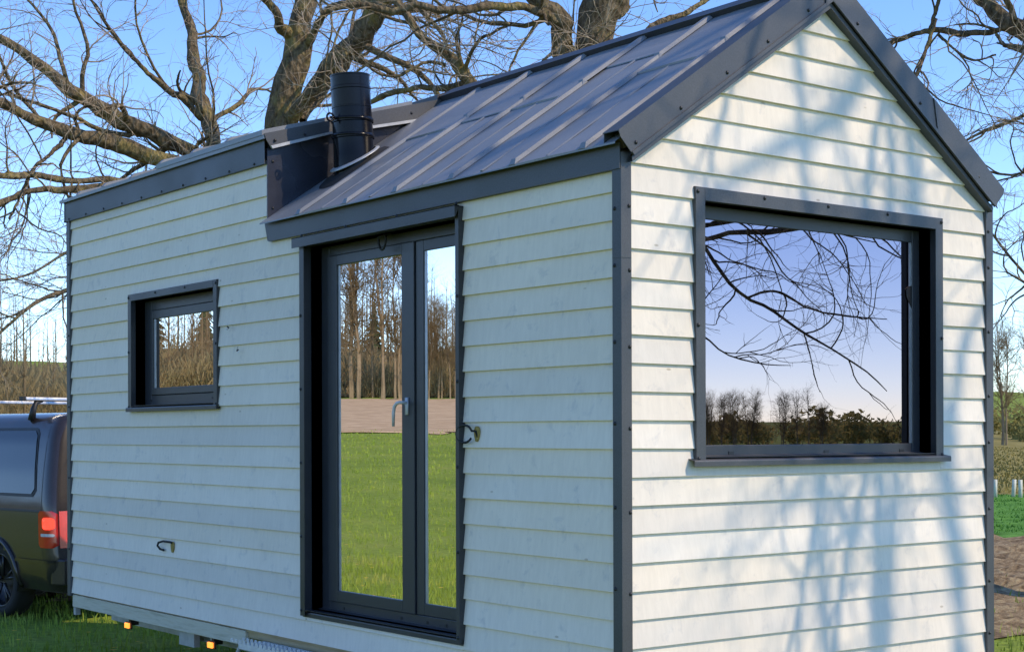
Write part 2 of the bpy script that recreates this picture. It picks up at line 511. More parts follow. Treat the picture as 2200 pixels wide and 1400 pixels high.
MB().prism([(0.101, 2.661), (W - 0.101, 2.661), (W - 0.101, 2.805), (RX, 2.805 + (RX - 0.101) * TAN), (0.101, 2.805)], 1, 0.013, 0.09).build('gable_infill', M['inner'], wall_gable)
MB().prism([(0.101, 2.661), (W - 0.101, 2.661), (W - 0.101, 2.805), (RX, 2.805 + (RX - 0.101) * TAN), (0.101, 2.805)], 1, L - 0.09, L - 0.013).build('gable_infill', M['inner'], wall_end)
MB().box((0.013, 2.975, 2.756), (0.09, L - 0.013, 3.20)).build('dormer_wall', M['inner'], wall_side)
MB().box((0.02, 0.02, 0.44), (W - 0.02, L - 0.02, 0.489)).build('floor', M['raw_wood'], house)

PB, PT = -0.010, 0.004                    # board face: proud at the foot, back at the head
def board_piece(side, a0, a1, z0, z1, zb, parent, cut=None):
    """one lapped board; side 'l' long wall, 'g' gable, 'r' rear, 'e' far end"""
    j = rng.normal() * 0.0008
    o0 = PB + (PT - PB) * (z0 - zb) / P + j; o1 = PB + (PT - PB) * (z1 - zb) / P + j
    inn = 0.012
    w0, w1 = rng.normal(size=2) * 0.0011
    a0b, a1b = (a0, a1) if cut is None else cut
    def pt(a, off, z):
        return {'l': (off, a, z), 'g': (a, off, z), 'r': (W - off, a, z), 'e': (a, L - off, z)}[side]
    ch = 0.001
    prof = [(inn, z0), (o0 + ch, z0), (o0, z0 + ch), (o1, z1), (inn, z1)]
    def lim(z):
        k = (z - z0) / (z1 - z0)
        return a0 + (a0b - a0) * k, a1 + (a1b - a1) * k
    vs_ = [pt(lim(z)[0], o, z + w0) for o, z in prof] + [pt(lim(z)[1], o, z + w1) for o, z in prof]
    fs = [(4, 3, 2, 1, 0), (5, 6, 7, 8, 9)] + [(i, (i + 1) % 5, (i + 1) % 5 + 5, i + 5) for i in range(5)]
    MB().add(vs_, fs).build('board', M['board'], parent)
def rows():
    for i in range(-8, 20):
        yield Z0 + P * i
def split_row(side, spans, zb, ztop, blocks, parent):
    z1 = min(zb + P + 0.004, ztop)
    for (s0, s1) in spans:
        segs = [(s0, s1, zb, z1)]
        for (b0, b1, c0, c1) in blocks:
            nx = []
            for (p0, p1, q0, q1) in segs:
                if b1 <= p0 or b0 >= p1 or c1 <= q0 or c0 >= q1: nx.append((p0, p1, q0, q1)); continue
                if p0 < b0: nx.append((p0, b0, q0, q1))
                if p1 > b1: nx.append((b1, p1, q0, q1))
                if q0 < c0 - 0.008: nx.append((max(p0, b0), min(p1, b1), q0, c0))
                if q1 > c1 + 0.008: nx.append((max(p0, b0), min(p1, b1), c1, q1))
            segs = nx
        for (p0, p1, q0, q1) in segs:
            if p1 - p0 > 0.01 and q1 - q0 > 0.006:
                board_piece(side, p0, p1, q0, q1, zb, parent)
for zb in rows():
    if zb < 2.66:
        split_row('l', [(0.034, L - 0.034)], zb, 3.11, [(1.105, 2.557, 0.636, 2.645), (3.573, 4.829, 1.756, 2.503)] + ([(-1, 2.965, 2.70, 9)] if zb > 2.55 else []), wall_side)
    elif zb < 3.08:
        split_row('l', [(2.965, L - 0.034)], zb, 3.13, [], wall_side)
    if zb < 2.66:
        split_row('r', [(0.034, L - 0.034)], zb, 2.70, [], wall_back)
VB = 2.699                                 # verge underside on the gable at x = 0.031
for zb in rows():
    for side, par in (('g', wall_gable), ('e', wall_end)):
        z1 = zb + P + 0.004
        if z1 < 2.70:
            if side == 'g': split_row('g', [(0.034, W - 0.034)], zb, z1, [(0.408, 2.045, 1.470, 2.626)], par)
            else: split_row('e', [(0.034, W - 0.034)], zb, z1, [], par)
        else:
            zt = min(z1, VB + (RX - 0.031) * TAN + 0.03)
            if zt - zb < 0.02: continue
            xl = lambda z: max(0.034, 0.031 + (z - VB - 0.035) / TAN)
            a, b_ = xl(zb), xl(zt)
            if a > RX - 0.02: continue
            board_piece(side, a, 2 * RX - a, zb, zt, zb, par, cut=(min(b_, RX - 0.004), max(2 * RX - b_, RX + 0.004)))

# corner trims
def corner(x, y, sx, sy, z0, z1):
    mb = MB()
    w, t, o = 0.052, 0.004, 0.018
    ox, oy = x - sx * o, y - sy * o
    mb.prism([(ox, oy), (ox + sx * w, oy), (ox + sx * w, oy + sy * t), (ox + sx * t, oy + sy * t), (ox + sx * t, oy + sy * w), (ox, oy + sy * w)], 2, z0, z1)
    # folded returns towards the wall
    mb.box((ox + sx * w, oy, z0), (ox + sx * (w + 0.003), oy + sy * 0.02, z1))
    mb.box((ox, oy + sy * w, z0), (ox + sx * 0.02, oy + sy * (w + 0.003), z1))
    return mb.build('corner_trim', M['dark_trim'] if False else M['trim'], house)
ct = corner(0, 0, 1, 1, 0.47, 2.34); ct2 = corner(-0.002, -0.002, 1, 1, 2.31, 2.735)
for z in (0.62, 0.95, 1.28, 1.62, 1.95, 2.26): screw(ct, (-0.0185, 0.024, z + 0.02), (-1, 0, 0)); screw(ct, (0.027, -0.0185, z), (0, -1, 0))
screw(ct2, (-0.0205, 0.02, 2.51), (-1, 0, 0)); screw(ct2, (0.023, -0.0205, 2.52), (0, -1, 0))
c3 = corner(W, 0, -1, 1, 0.47, 2.74)
for z in (0.60, 0.86, 1.22, 1.55, 1.78, 2.10, 2.42, 2.60): screw(c3, (W - 0.020, -0.0185, z), (0, -1, 0))
c4 = corner(0, L, 1, -1, 0.47, 3.14)
for z in (0.8, 1.3, 1.8, 2.3, 2.8): screw(c4, (-0.0185, L - 0.02, z), (-1, 0, 0))
corner(W, L, -1, -1, 0.47, 2.74)

# fascias
fa = MB().box((-0.026, -0.018, 2.672), (-0.022, 2.93, 2.772)).box((-0.026, -0.018, 2.668), (0.0, 2.92, 2.672)).build('fascia', M['trim'], house, label='near lower eaves fascia')
MB().prism([(2.93, 2.672), (2.962, 2.772), (2.93, 2.772)], 0, -0.026, -0.022).build('fascia_end', M['trim'], fa)
fb = MB().box((-0.026, 2.962, 3.105), (-0.022, L + 0.03, 3.243)).box((-0.022, 2.962, 3.105), (0.0, L + 0.02, 3.108)).build('fascia', M['trim'], house, label='upper dormer fascia')
for k in range(10): screw(fb, (-0.0265, 3.08 + k * 0.305, 3.118), (-1, 0, 0))
MB().prism([(-0.03, 3.10), (0.25, 3.105), (0.25, 3.31), (-0.03, 3.24)], 1, L + 0.024, L + 0.028).build('fascia_return', M['trim'], fb)

# ---- near roof slope
E0 = np.array([-0.05, 0.0, 2.777])
U = np.array([CT, 0, ST]); N = np.array([-ST, 0, CT])
SL = (RX + 0.05) / CT
def slope(s, y, n=0.0, right=False):
    p = E0 + U * s + N * n
    return (2 * RX - p[0] if right else p[0], y, p[2])
roof = MB().hexa([slope(0.03, -0.02, -0.05), slope(SL - 0.01, -0.02, -0.05), slope(SL - 0.01, 2.96, -0.05), slope(0.03, 2.96, -0.05),
                  slope(0.03, -0.02, -0.006), slope(SL - 0.01, -0.02, -0.006), slope(SL - 0.01, 2.96, -0.006), slope(0.03, 2.96, -0.006)]).build('roof', M['inner'], house, label='near roof slope of standing seam steel')
RIBS = [0.18, 0.654, 1.123, 1.597, 2.06, 2.537]
def sheet(y0, y1, s0, s1, lift, right=False, par=roof, curl=0.0, drip=True):
    ns, ny = 10, 5
    Vv, Ff = [], []
    for i in range(ns + 1):
        for j in range(ny + 1):
            s = s0 + (s1 - s0) * i / ns; y = y0 + (y1 - y0) * j / ny
            n_ = lift + 0.0025 * math.sin(math.pi * j / ny) * math.sin(i * 1.3 + y0 * 7) + curl * (1 if i == 0 else 0)
            Vv.append(slope(s, y, n_, right))
    for i in range(ns):
        for j in range(ny):
            a = i * (ny + 1) + j
            Ff.append((a, a + 1, a + ny + 2, a + ny + 1))
    base = len(Vv)
    for j in range(ny + 1):
        p = slope(s0, y0 + (y1 - y0) * j / ny, lift + curl, right)
        Vv.append((p[0] - 0.0 , p[1], p[2] - 0.008))
    for j in range(ny): Ff.append((j, base + j, base + j + 1, j + 1))
    return MB().add(Vv, Ff).build('roof_sheet', M['roof'], par)
TOPS = SL - 0.085
edges = [-0.03] + RIBS + [2.957]
laps = [0.0, 0.86, 1.12, 0.84, 0.86, 0.82, 0.0]
for k in range(len(edges) - 1):
    y0, y1 = edges[k], edges[k + 1]
    if laps[k]:
        sheet(y0, y1, -0.012, laps[k] + 0.05, 0.0)
        sheet(y0 + 0.002, y1 - 0.002, laps[k], TOPS, 0.006, curl=0.002)
    else:
        sheet(y0, y1, -0.012, TOPS, 0.0)
def rib(y, right=False, par=roof, split=None):
    prof = [(-0.026, 0.001), (-0.015, 0.017), (0.015, 0.017), (0.026, 0.001)]
    spans = [(-0.014, TOPS + 0.01, 0.0)] if not split else [(-0.014, split + 0.04, 0.0), (split, TOPS + 0.01, 0.007)]
    for (s0, s1, l) in spans:
        Vv = []
        for s, kk in ((s0, 0.1), (s0 + 0.028, 1.0), (s1 - 0.01, 1.0), (s1, 1.0)):
            for (dy, n_) in prof: Vv.append(slope(s, y + dy * (1 + l * 6), 0.001 + (n_ + l) * kk, right))
        Ff = [(0, 1, 2, 3), (15, 14, 13, 12)]
        for i in range(3):
            for j in range(3): Ff.append((i * 4 + j, (i + 1) * 4 + j, (i + 1) * 4 + j + 1, i * 4 + j + 1))
        MB().add(Vv, Ff).build('rib', M['roof'], par)
for k, y in enumerate(RIBS): rib(y, split=[0.97, 1.02, 0.93, 0.93, 0.9, None][k])
# stiffening crease lines half way between ribs
for k in range(1, 6):
    y = (RIBS[k - 1] + RIBS[k]) / 2
    MB().hexa([slope(0.0, y - 0.012, 0.0), slope(TOPS - 0.02, y - 0.012, 0.0), slope(TOPS - 0.02, y + 0.012, 0.0), slope(0.0, y + 0.012, 0.0),
               slope(0.0, y - 0.003, 0.005), slope(TOPS - 0.02, y - 0.003, 0.005), slope(TOPS - 0.02, y + 0.003, 0.005), slope(0.0, y + 0.003, 0.005)]).build('crease', M['roof'], roof)
# far slope
roof_r = MB().hexa([slope(0.03, -0.02, -0.05, True), slope(SL - 0.01, -0.02, -0.05, True), slope(SL - 0.01, L + 0.03, -0.05, True), slope(0.03, L + 0.03, -0.05, True),
                    slope(0.03, -0.02, -0.006, True), slope(SL - 0.01, -0.02, -0.006, True), slope(SL - 0.01, L + 0.03, -0.006, True), slope(0.03, L + 0.03, -0.006, True)]).build('roof', M['inner'], house, label='rear roof slope')
for k in range(13):
    y0 = -0.03 + k * 0.456
    sheet(y0, min(y0 + 0.456, L + 0.04), -0.012, TOPS, 0.0, True, roof_r)
    if k: rib(y0, True, roof_r)
# ridge cap
pk = [slope(TOPS - 0.005, 0, 0.052), slope(SL, 0, 0.030), slope(TOPS - 0.005, 0, 0.052, True)]
rc = MB()
poly = [(slope(TOPS, 0, -0.004)[0], slope(TOPS, 0, -0.004)[2]), (slope(TOPS, 0, 0.034)[0], slope(TOPS, 0, 0.034)[2]), (RX, 2.777 + (RX + 0.05) * TAN + 0.036),
        (slope(TOPS, 0, 0.034, True)[0], slope(TOPS, 0, 0.034)[2]), (slope(TOPS, 0, -0.004, True)[0], slope(TOPS, 0, -0.004)[2])]
rc.prism(poly, 1, -0.04, 2.925)
rc.build('ridge_cap', M['ridge'], house)
poly2 = [(RX - 0.10, 3.60), (RX - 0.10, 3.63), (RX, 2.777 + (RX + 0.05) * TAN + 0.030), (slope(TOPS, 0, 0.034, True)[0], slope(TOPS, 0, 0.034)[2]), (slope(TOPS, 0, -0.004, True)[0], slope(TOPS, 0, -0.004)[2])]
MB().prism(poly2, 1, 2.927, L + 0.04).build('ridge_cap', M['ridge'], house)

# verge trims on the gable: face, hem lip, underside return, leg over the roof
def verge(right, y_out, y_in, name='verge_trim', par=house, parts=((-0.03, 2.0),), x0=-0.061):
    m = lambda x: 2 * RX - x if right else x
    zt = lambda x: 2.810 + (x + 0.061) * TAN
    xa = RX
    sgn = 1 if y_out < y_in else -1
    face = [(m(-0.061), zt(-0.061)), (m(xa), zt(xa)), (m(xa), zt(xa) - 0.142), (m(0.018), zt(0.018) - 0.142 - 0.004), (m(-0.052), zt(-0.052) - 0.03)]
    o = MB().prism(face, 1, y_out, y_out + sgn * 0.004).build(name, M['trim'], par)
    # hem lip at the foot of the face
    lip = MB()
    lip.prism([(m(0.018), zt(0.018) - 0.144), (m(xa), zt(xa) - 0.142), (m(xa), zt(xa) - 0.124), (m(0.006), zt(0.006) - 0.124)], 1, y_out - sgn * 0.006, y_out - sgn * 0.0005)
    lip.prism([(m(0.020), zt(0.020) - 0.166), (m(xa), zt(xa) - 0.166), (m(xa), zt(xa) - 0.145), (m(0.018), zt(0.018) - 0.148)], 1, y_out + sgn * 0.010, y_out + sgn * 0.014)
    lip.build('hem', M['trim'], o)
    ret = MB().prism([(m(0.020), zt(0.020) - 0.170), (m(xa), zt(xa) - 0.170), (m(xa), zt(xa) - 0.166), (m(0.020), zt(0.020) - 0.1665)], 1, y_out + sgn * 0.010, y_in)
    ret.build('underside', M['trim'], o)
    leg = MB().prism([(m(-0.061), zt(-0.061)), (m(xa), zt(xa)), (m(xa), zt(xa) + 0.004), (m(-0.061), zt(-0.061) + 0.004)], 1, y_out, y_out + sgn * 0.10)
    leg.build('roof_leg', M['trim'], o)
    stp = MB().prism([(m(-0.055), zt(-0.055) - 0.05), (m(xa), zt(xa) - 0.05), (m(xa), zt(xa) - 0.0005), (m(-0.055), zt(-0.055) - 0.0005)], 1, y_out + sgn * 0.097, y_out + sgn * 0.0995)
    stp.build('upstand', M['trim'], o)
    for x in (0.03, 0.28, 0.55, 0.80, 1.06) if not right else (0.15, 0.6, 1.05):
        screw(o, (m(x), y_out - sgn * 0.0005, zt(x) - 0.10), (0, -sgn, 0))
    return o
vl = verge(False, -0.055, 0.0)
vr = verge(True, -0.0555, 0.0)
# joint plate on the right verge
zt = lambda x: 2.810 + (x + 0.061) * TAN
MB().prism([(2 * RX - 0.50, zt(0.50) - 0.005), (2 * RX - 0.505, zt(0.505) + 0.002), (2 * RX - 0.10, zt(0.10) + 0.002), (2 * RX - 0.0, zt(0) - 0.14), (2 * RX - 0.47, zt(0.47) - 0.138)], 1, -0.0605, -0.0560).build('lap_plate', M['trim'], vr)
# apex cover
MB().prism([(RX - 0.05, zt(RX - 0.05) + 0.005), (RX, zt(RX) + 0.006), (RX + 0.05, zt(RX - 0.05) + 0.005), (RX + 0.05, zt(RX - 0.05) - 0.135), (RX, zt(RX) - 0.138), (RX - 0.05, zt(RX - 0.05) - 0.135)], 1, -0.062, -0.0565).build('apex_cover', M['trim'], vl)
# far end verges (simple faces)
for right in (True,):
    m = lambda x: 2 * RX - x
    MB().prism([(m(-0.061), zt(-0.061)), (m(RX), zt(RX)), (m(RX), zt(RX) - 0.142), (m(0.018), zt(0.018) - 0.146)], 1, L + 0.044, L + 0.048).build('verge_trim', M['trim'], house)

# ---- dormer
DT = 0.29
dz = lambda x: 3.259 + (x + 0.046) * DT
droof = MB().prism([(-0.046, dz(-0.046) - 0.022), (RX - 0.001, dz(RX) - 0.022), (RX - 0.001, dz(RX)), (-0.046, dz(-0.046))], 1, 2.932, L + 0.075).build('roof', M['roof'], house, label='low pitched dormer roof')
MB().prism([(-0.05, dz(-0.05) + 0.001), (0.95, dz(0.95) + 0.001), (0.95, dz(0.95) + 0.028), (-0.05, dz(-0.05) + 0.030)], 1, 2.945, 4.33).build('roof_sheet', M['roof'], droof)
for k in range(1, 7):
    y = 2.94 + k * 0.45
    MB().prism([(-0.048, dz(-0.048) + (0.031 if y < 4.3 else 0.001)), (1.1, dz(1.1) + 0.031), (1.1, dz(1.1) + 0.05), (-0.02, dz(-0.02) + (0.05 if y < 4.3 else 0.024))], 1, y - 0.02, y + 0.02).build('rib', M['roof'], droof)
cheek = MB().prism([(0.0, 2.80), (0.0, 3.25), (1.10, dz(1.10) - 0.024), (1.10, 2.777 + 1.15 * TAN)], 1, 2.958, 2.974).build('dormer_cheek', M['cheek'], house, label='glossy dark sheet side of the dormer')
MB().box((-0.014, 2.950, 2.775), (0.0, 2.957, 3.19)).box((0.0, 2.952, 2.80), (0.040, 2.9575, 3.19)).build('edge_flashing', M['cheek'], cheek)
for z in (2.86, 3.12): screw(cheek, (0.02, 2.9515, z), (0, -1, 0))
# lighter lapped plate and torn flange beside the flue
MB().prism([(0.39, 3.09), (0.41, 3.07), (0.425, 3.32), (0.395, 3.32)], 1, 2.90, 2.903).build('flange', M['galv'], cheek)
dv = MB().prism([(-0.046, dz(-0.046) + 0.006), (0.41, dz(0.41) + 0.006), (0.41, dz(0.41) - 0.068), (0.0, dz(0.0) - 0.085), (-0.030, dz(-0.03) - 0.035)], 1, 2.926, 2.931)
dv.prism([(0.415, dz(0.415) + 0.009), (RX + 0.03, dz(RX) + 0.012), (RX + 0.03, dz(RX) - 0.05), (1.05, dz(1.05) - 0.105), (0.415, dz(0.415) - 0.072)], 1, 2.921, 2.9255)
dvo = dv.build('verge_trim', M['trim'], house, label='dormer verge trim')
MB().prism([(0.0, dz(0.0) - 0.088), (0.41, dz(0.41) - 0.072), (0.41, dz(0.41) - 0.058), (-0.01, dz(-0.01) - 0.070)], 1, 2.912, 2.925).prism([(0.415, dz(0.415) - 0.078), (1.04, dz(1.04) - 0.108), (1.06, dz(1.06) - 0.092), (0.415, dz(0.415) - 0.062)], 1, 2.908, 2.920).build('hem', M['galv'], dvo)
for x in (0.02, 0.21, 0.62, 0.93): screw(dvo, (x, 2.9205, dz(x) - 0.045), (0, -1, 0))

# ---- flue
fx, fy, fz = 0.410, 2.715, 3.09
prof = []
def ringp(r, z): prof.append((r, z))
for (r, z) in [(0.116, -0.07), (0.116, 0.065), (0.115, 0.07), (0.113, 0.16), (0.119, 0.165), (0.119, 0.180), (0.114, 0.185), (0.112, 0.25), (0.118, 0.254), (0.118, 0.270), (0.112, 0.275), (0.110, 0.33), (0.112, 0.332), (0.112, 0.338), (0.110, 0.34), (0.110, 0.43), (0.113, 0.434), (0.113, 0.446), (0.109, 0.45), (0.109, 0.505), (0.111, 0.507), (0.111, 0.515), (0.098, 0.515), (0.095, 0.40), (0.0, 0.40)]:
    ringp(r, z)
fo = link('flue', MB().lathe(prof, (0, 0, 0), 2, 36).mesh('flue', M['flue'], True), None, (fx, fy, fz), (0, R(-3.5), 0))
for p_ in fo.data.polygons: p_.use_smooth = True
em = fo.modifiers.new('split', 'EDGE_SPLIT'); em.split_angle = R(35)
parent_to(fo, house); fo['_t'] = (0, 0, 0)
for z, r in ((0.172, 0.1205), (0.262, 0.1195)):
    b = MB().lathe([(r - 0.003, -0.009), (r, -0.008), (r + 0.001, 0), (r, 0.008), (r - 0.003, 0.009)], (fx - 0.061 * z, fy, fz + z), 2, 36).build('clamp_band', M['flue'], house, True)
MB().tube([(fx - 0.015 - 0.125, fy - 0.02, fz + 0.262), (fx - 0.015 - 0.155, fy - 0.02, fz + 0.262)], 0.007).tube([(fx - 0.17 + 0.022 * math.cos(a), fy - 0.02, fz + 0.262 + 0.022 * math.sin(a)) for a in np.linspace(0, 6.2, 12)], 0.006).build('clamp_ring', M['flue'], house, True)
sc_mb = MB().lathe([(0.117, 0.062), (0.137, 0.054), (0.139, 0.049), (0.117, 0.043)], (fx, fy, fz), 2, 36)
sc_mb.v = [(x, y, z + (x - fx) * TAN * 0.9) for (x, y, z) in sc_mb.v]
sc_mb.build('storm_collar', M['galv'], house, True)
# rubber boot on the slope
bo = []
nb = 30
for i, (rr, lift) in enumerate(((0.20, 0.002), (0.18, 0.012), (0.145, 0.016), (0.125, 0.055))):
    for s in range(nb):
        w = 2 * math.pi * s / nb
        dx, dy = rr * math.cos(w), rr * math.sin(w)
        z = 2.777 + (fx + dx + 0.05) * TAN + lift * (1.2 if i < 3 else 0.6)
        bo.append((fx + dx, fy + dy, z + rng.normal() * 0.002))
bf = [(i * nb + s, i * nb + (s + 1) % nb, (i + 1) * nb + (s + 1) % nb, (i + 1) * nb + s) for i in range(3) for s in range(nb)]
MB().add(bo, bf).build('rubber_boot', M['rubber'], house, True)

# ---- windows and door
def surround(side, o, wtop, par, sill, proud=-0.020):
    """flat flashing round an opening: o = opening (a0,a1,z0,z1), outer rect given by wtop"""
    (a0, a1, z0, z1), (b0, b1, c0, c1) = o, wtop
    def bx(a, b, z, zz, d0, d1):
        return ((d0, a, z), (d1, b, zz)) if side == 'l' else ((a, d0, z), (b, d1, zz))
    fl = MB()
    fl.box(*bx(b0, a0, c0, c1, proud, proud + 0.004)); fl.box(*bx(a1, b1, c0, c1, proud, proud + 0.004))
    fl.box(*bx(a0, a1, z1, c1, proud - 0.001, proud + 0.004))
    fl.box(*bx(b0, b0 + 0.003, c0, c1, proud + 0.004, 0.002)); fl.box(*bx(b1 - 0.003, b1, c0, c1, proud + 0.004, 0.002))
    fl.box(*bx(b0, b1, c1 - 0.003, c1 + 0.001, proud + 0.004, 0.002))
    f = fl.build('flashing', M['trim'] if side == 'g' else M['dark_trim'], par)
    rv = MB()
    for (p, q, z, zz) in ((a0 - 0.003, a0, z0, z1), (a1, a1 + 0.003, z0, z1), (a0, a1, z1, z1 + 0.003), (a0, a1, z0 - 0.003, z0)):
        rv.box(*bx(p, q, z, zz, proud + 0.004, 0.10))
    rv.build('reveal', M['reveal'], par)
    # sloping sill with a drip lip
    sl_ = []
    for a in (b0 - sill[0], b1 + sill[0]):
        for (d, z) in ((0.078, z0 + 0.002), (0.078, z0 + 0.006), (-sill[1], z0 - 0.014), (-sill[1] - 0.002, z0 - 0.020), (-sill[1] - 0.002, z0 - 0.040), (-sill[1] + 0.004, z0 - 0.040), (-sill[1] + 0.004, z0 - 0.018)):
            sl_.append((d, a, z) if side == 'l' else (a, d, z))
    n = 7
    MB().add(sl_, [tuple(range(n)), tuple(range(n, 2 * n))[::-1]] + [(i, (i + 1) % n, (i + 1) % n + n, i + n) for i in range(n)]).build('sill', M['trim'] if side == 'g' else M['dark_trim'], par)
    nx = (-1, 0, 0) if side == 'l' else (0, -1, 0)
    def sc(a, z):
        screw(f, (proud - 0.0005, a, z) if side == 'l' else (a, proud - 0.0015, z), nx)
    k = max(3, int((c1 - c0) / 0.33))
    for i in range(k):
        z = c0 + 0.03 + (c1 - c0 - 0.05) * i / (k - 1)
        sc(b0 + 0.012, z); sc(b1 - 0.012, z)
    k = max(3, int((b1 - b0) / 0.34))
    for i in range(1, k):
        sc(b0 + (b1 - b0) * i / k, c1 - 0.014)
    return f
def ring(side, o, i, d0, d1, name, mat, par, bevel=0.003):
    (a0, a1, z0, z1), (b0, b1, c0, c1) = o, i
    def bx(a, b, z, zz): return ((d0, a, z), (d1, b, zz)) if side == 'l' else ((a, d0, z), (b, d1, zz))
    m = MB().box(*bx(a0, b0, z0, z1)).box(*bx(b1, a1, z0, z1)).box(*bx(b0, b1, z0, c0)).box(*bx(b0, b1, c1, z1))
    return m.build(name, mat, par, bevel=bevel)
def pane(side, r, d, par, mat='glass'):
    (a0, a1, z0, z1) = r
    m = MB().box((d, a0, z0), (d + 0.005, a1, z1)) if side == 'l' else MB().box((a0, d, z0), (a1, d + 0.005, z1))
    return m.build('pane', M[mat], par)
def part_empty(name, label):
    o = bpy.data.objects.new(name, None); C.objects.link(o); o.empty_display_size = 0.1
    parent_to(o, house); o['label'] = label; o['_t'] = (0, 0, 0)
    return o
# small window
w1 = part_empty('window', 'small square window in the long wall')
surround('l', WINL, (3.565, 4.837, 1.752, 2.512), w1, (0.012, 0.030))
ring('l', WINL, (3.70, 4.690, 1.855, 2.404), 0.078, 0.14, 'frame', M['frame'], w1)
ring('l', (3.702, 4.688, 1.857, 2.402), (3.755, 4.650, 1.902, 2.347), 0.070, 0.13, 'sash', M['frame'], w1)
pane('l', (3.750, 4.655, 1.898, 2.351), 0.080, w1, 'door_glass')
MB().box((0.0775, 4.625, 1.903), (0.0795, 4.6495, 2.346)).build('spacer', M['spacer'], w1)
for a in (4.70, 3.82): MB().box((0.0765, a - 0.010, 1.817), (0.0785, a + 0.010, 1.830)).build('drain_cap', M['screw'], w1)
# big gable window
w2 = part_empty('window', 'large picture window in the gable wall')
surround('g', WING, (0.398, 2.055, 1.463, 2.635), w2, (0.030, 0.040))
ring('g', WING, (0.500, 1.945, 1.548, 2.520), 0.078, 0.14, 'frame', M['frame'], w2)
pane('g', (0.496, 1.949, 1.544, 2.524), 0.084, w2, 'glass')
MB().box((1.926, 0.0815, 1.549), (1.9445, 0.0835, 2.519)).build('spacer', M['spacer'], w2)  # spacer widened in front of the glass; its pale colour covers the reveal's dark reflection
for a in (0.70, 1.32, 1.86): MB().box((a - 0.016, 0.0755, 1.505), (a + 0.016, 0.0785, 1.520)).build('drain_cap', M['screw'], w2)
# a pale-edged curved bracket seen just inside the pane's right edge
MB().prism([(1.90, 2.29), (1.93, 2.31), (1.944, 2.31), (1.944, 2.20), (1.93, 2.22), (1.905, 2.255)], 1, 0.0795, 0.0812).build('bracket', M['black'], w2)
# double door
d1 = part_empty('door', 'dark framed glazed double door')
surround('l', DOOR, (1.095, 2.567, 0.632, 2.648), d1, (0.0, 0.014), proud=-0.032)
MB().box((-0.060, 1.085, 2.645), (-0.0335, 2.60, 2.650)).prism([(-0.060, 2.596), (-0.056, 2.596), (-0.0335, 2.649), (-0.060, 2.649)], 1, 1.085, 2.60).build('drip_cap', M['dark_trim'], d1)
for y in (1.12, 1.62, 2.10, 2.55): screw(d1, (-0.0265, y, 2.662), (-1, 0, 0))
ring('l', DOOR, (1.20, 2.44, 0.715, 2.546), 0.078, 0.14, 'frame', M['frame'], d1)
leaf1 = ring('l', (1.612, 2.438, 0.717, 2.544), (1.722, 2.345, 0.776, 2.490), 0.066, 0.13, 'leaf', M['frame'], d1)
leaf2 = ring('l', (1.202, 1.604, 0.717, 2.544), (1.242, 1.538, 0.776, 2.490), 0.074, 0.13, 'leaf', M['frame'], d1)
pane('l', (1.717, 2.350, 0.771, 2.495), 0.078, d1, 'door_glass')
pane('l', (1.237, 1.543, 0.771, 2.495), 0.082, d1, 'door_glass')
MB().box((0.0755, 2.326, 0.777), (0.0775, 2.3445, 2.489)).build('spacer', M['spacer'], d1)
MB().box((0.0795, 1.518, 0.777), (0.0815, 1.5375, 2.489)).build('spacer', M['spacer'], d1)
for a in (2.30, 1.75, 1.52, 1.36): MB().box((0.0755, a - 0.008, 0.678), (0.0785, a + 0.008, 0.692)).build('drain_cap', M['screw'], d1)
hd = MB().box((0.058, 1.660, 1.695), (0.066, 1.682, 1.780))
hd.tube([(0.064, 1.67, 1.755), (0.020, 1.67, 1.755)], 0.008)
hd.tube([(0.024, 1.668, 1.757), (0.016, 1.690, 1.752), (0.016, 1.712, 1.735), (0.017, 1.722, 1.705), (0.018, 1.725, 1.638)], [0.008, 0.0085, 0.0085, 0.008, 0.007])
M['handle'] = plain('pale_grey_handle', (0.62, 0.63, 0.66), 0.3)
hd.build('handle', M['handle'], d1, True)

# ---- cables poking through the boards
def cable(pts, r=0.0055): return MB().tube(pts, r, 8).build('cable', M['rubber'], house, True)
def foam_disc(y, z, ry, rz, tilt=0.0):
    pts = [(y + ry * math.cos(a) * (1 + 0.1 * math.sin(3 * a)), z + rz * math.sin(a)) for a in np.linspace(0, 2 * math.pi, 14, endpoint=False)]
    return MB().prism(pts, 0, -0.014, -0.004).build('foam_plug', M['foam'], house)
foam_disc(0.985, 1.600, 0.018, 0.036)
cc = [(-0.012, 0.985, 1.598)] + [(-0.022 - 0.012 * math.sin(t), 1.055 + 0.062 * math.cos(t), 1.598 + 0.045 * math.sin(t)) for t in np.linspace(2.6, -2.4, 18)][::1]
cc = [(-0.010, 0.978, 1.585), (-0.018, 0.985, 1.612)] + [(-0.028, 1.060 + 0.062 * math.cos(t), 1.600 + 0.040 * math.sin(t)) for t in np.linspace(math.pi - 0.35, -math.pi + 0.55, 20)]
cable(cc)
foam_disc(4.195, 0.905, 0.018, 0.034)
cable([(-0.010, 4.19, 0.93), (-0.02, 4.21, 0.935), (-0.028, 4.29, 0.937), (-0.030, 4.355, 0.925), (-0.028, 4.375, 0.905), (-0.024, 4.345, 0.885), (-0.02, 4.30, 0.880)], 0.007)
cable([(0.05, 1.79, 2.60)] + [(0.02, 1.825 + 0.035 * math.cos(t), 2.585 + 0.065 * math.sin(t)) for t in np.linspace(0, -math.pi, 14)] + [(0.05, 1.86, 2.60)], 0.006)

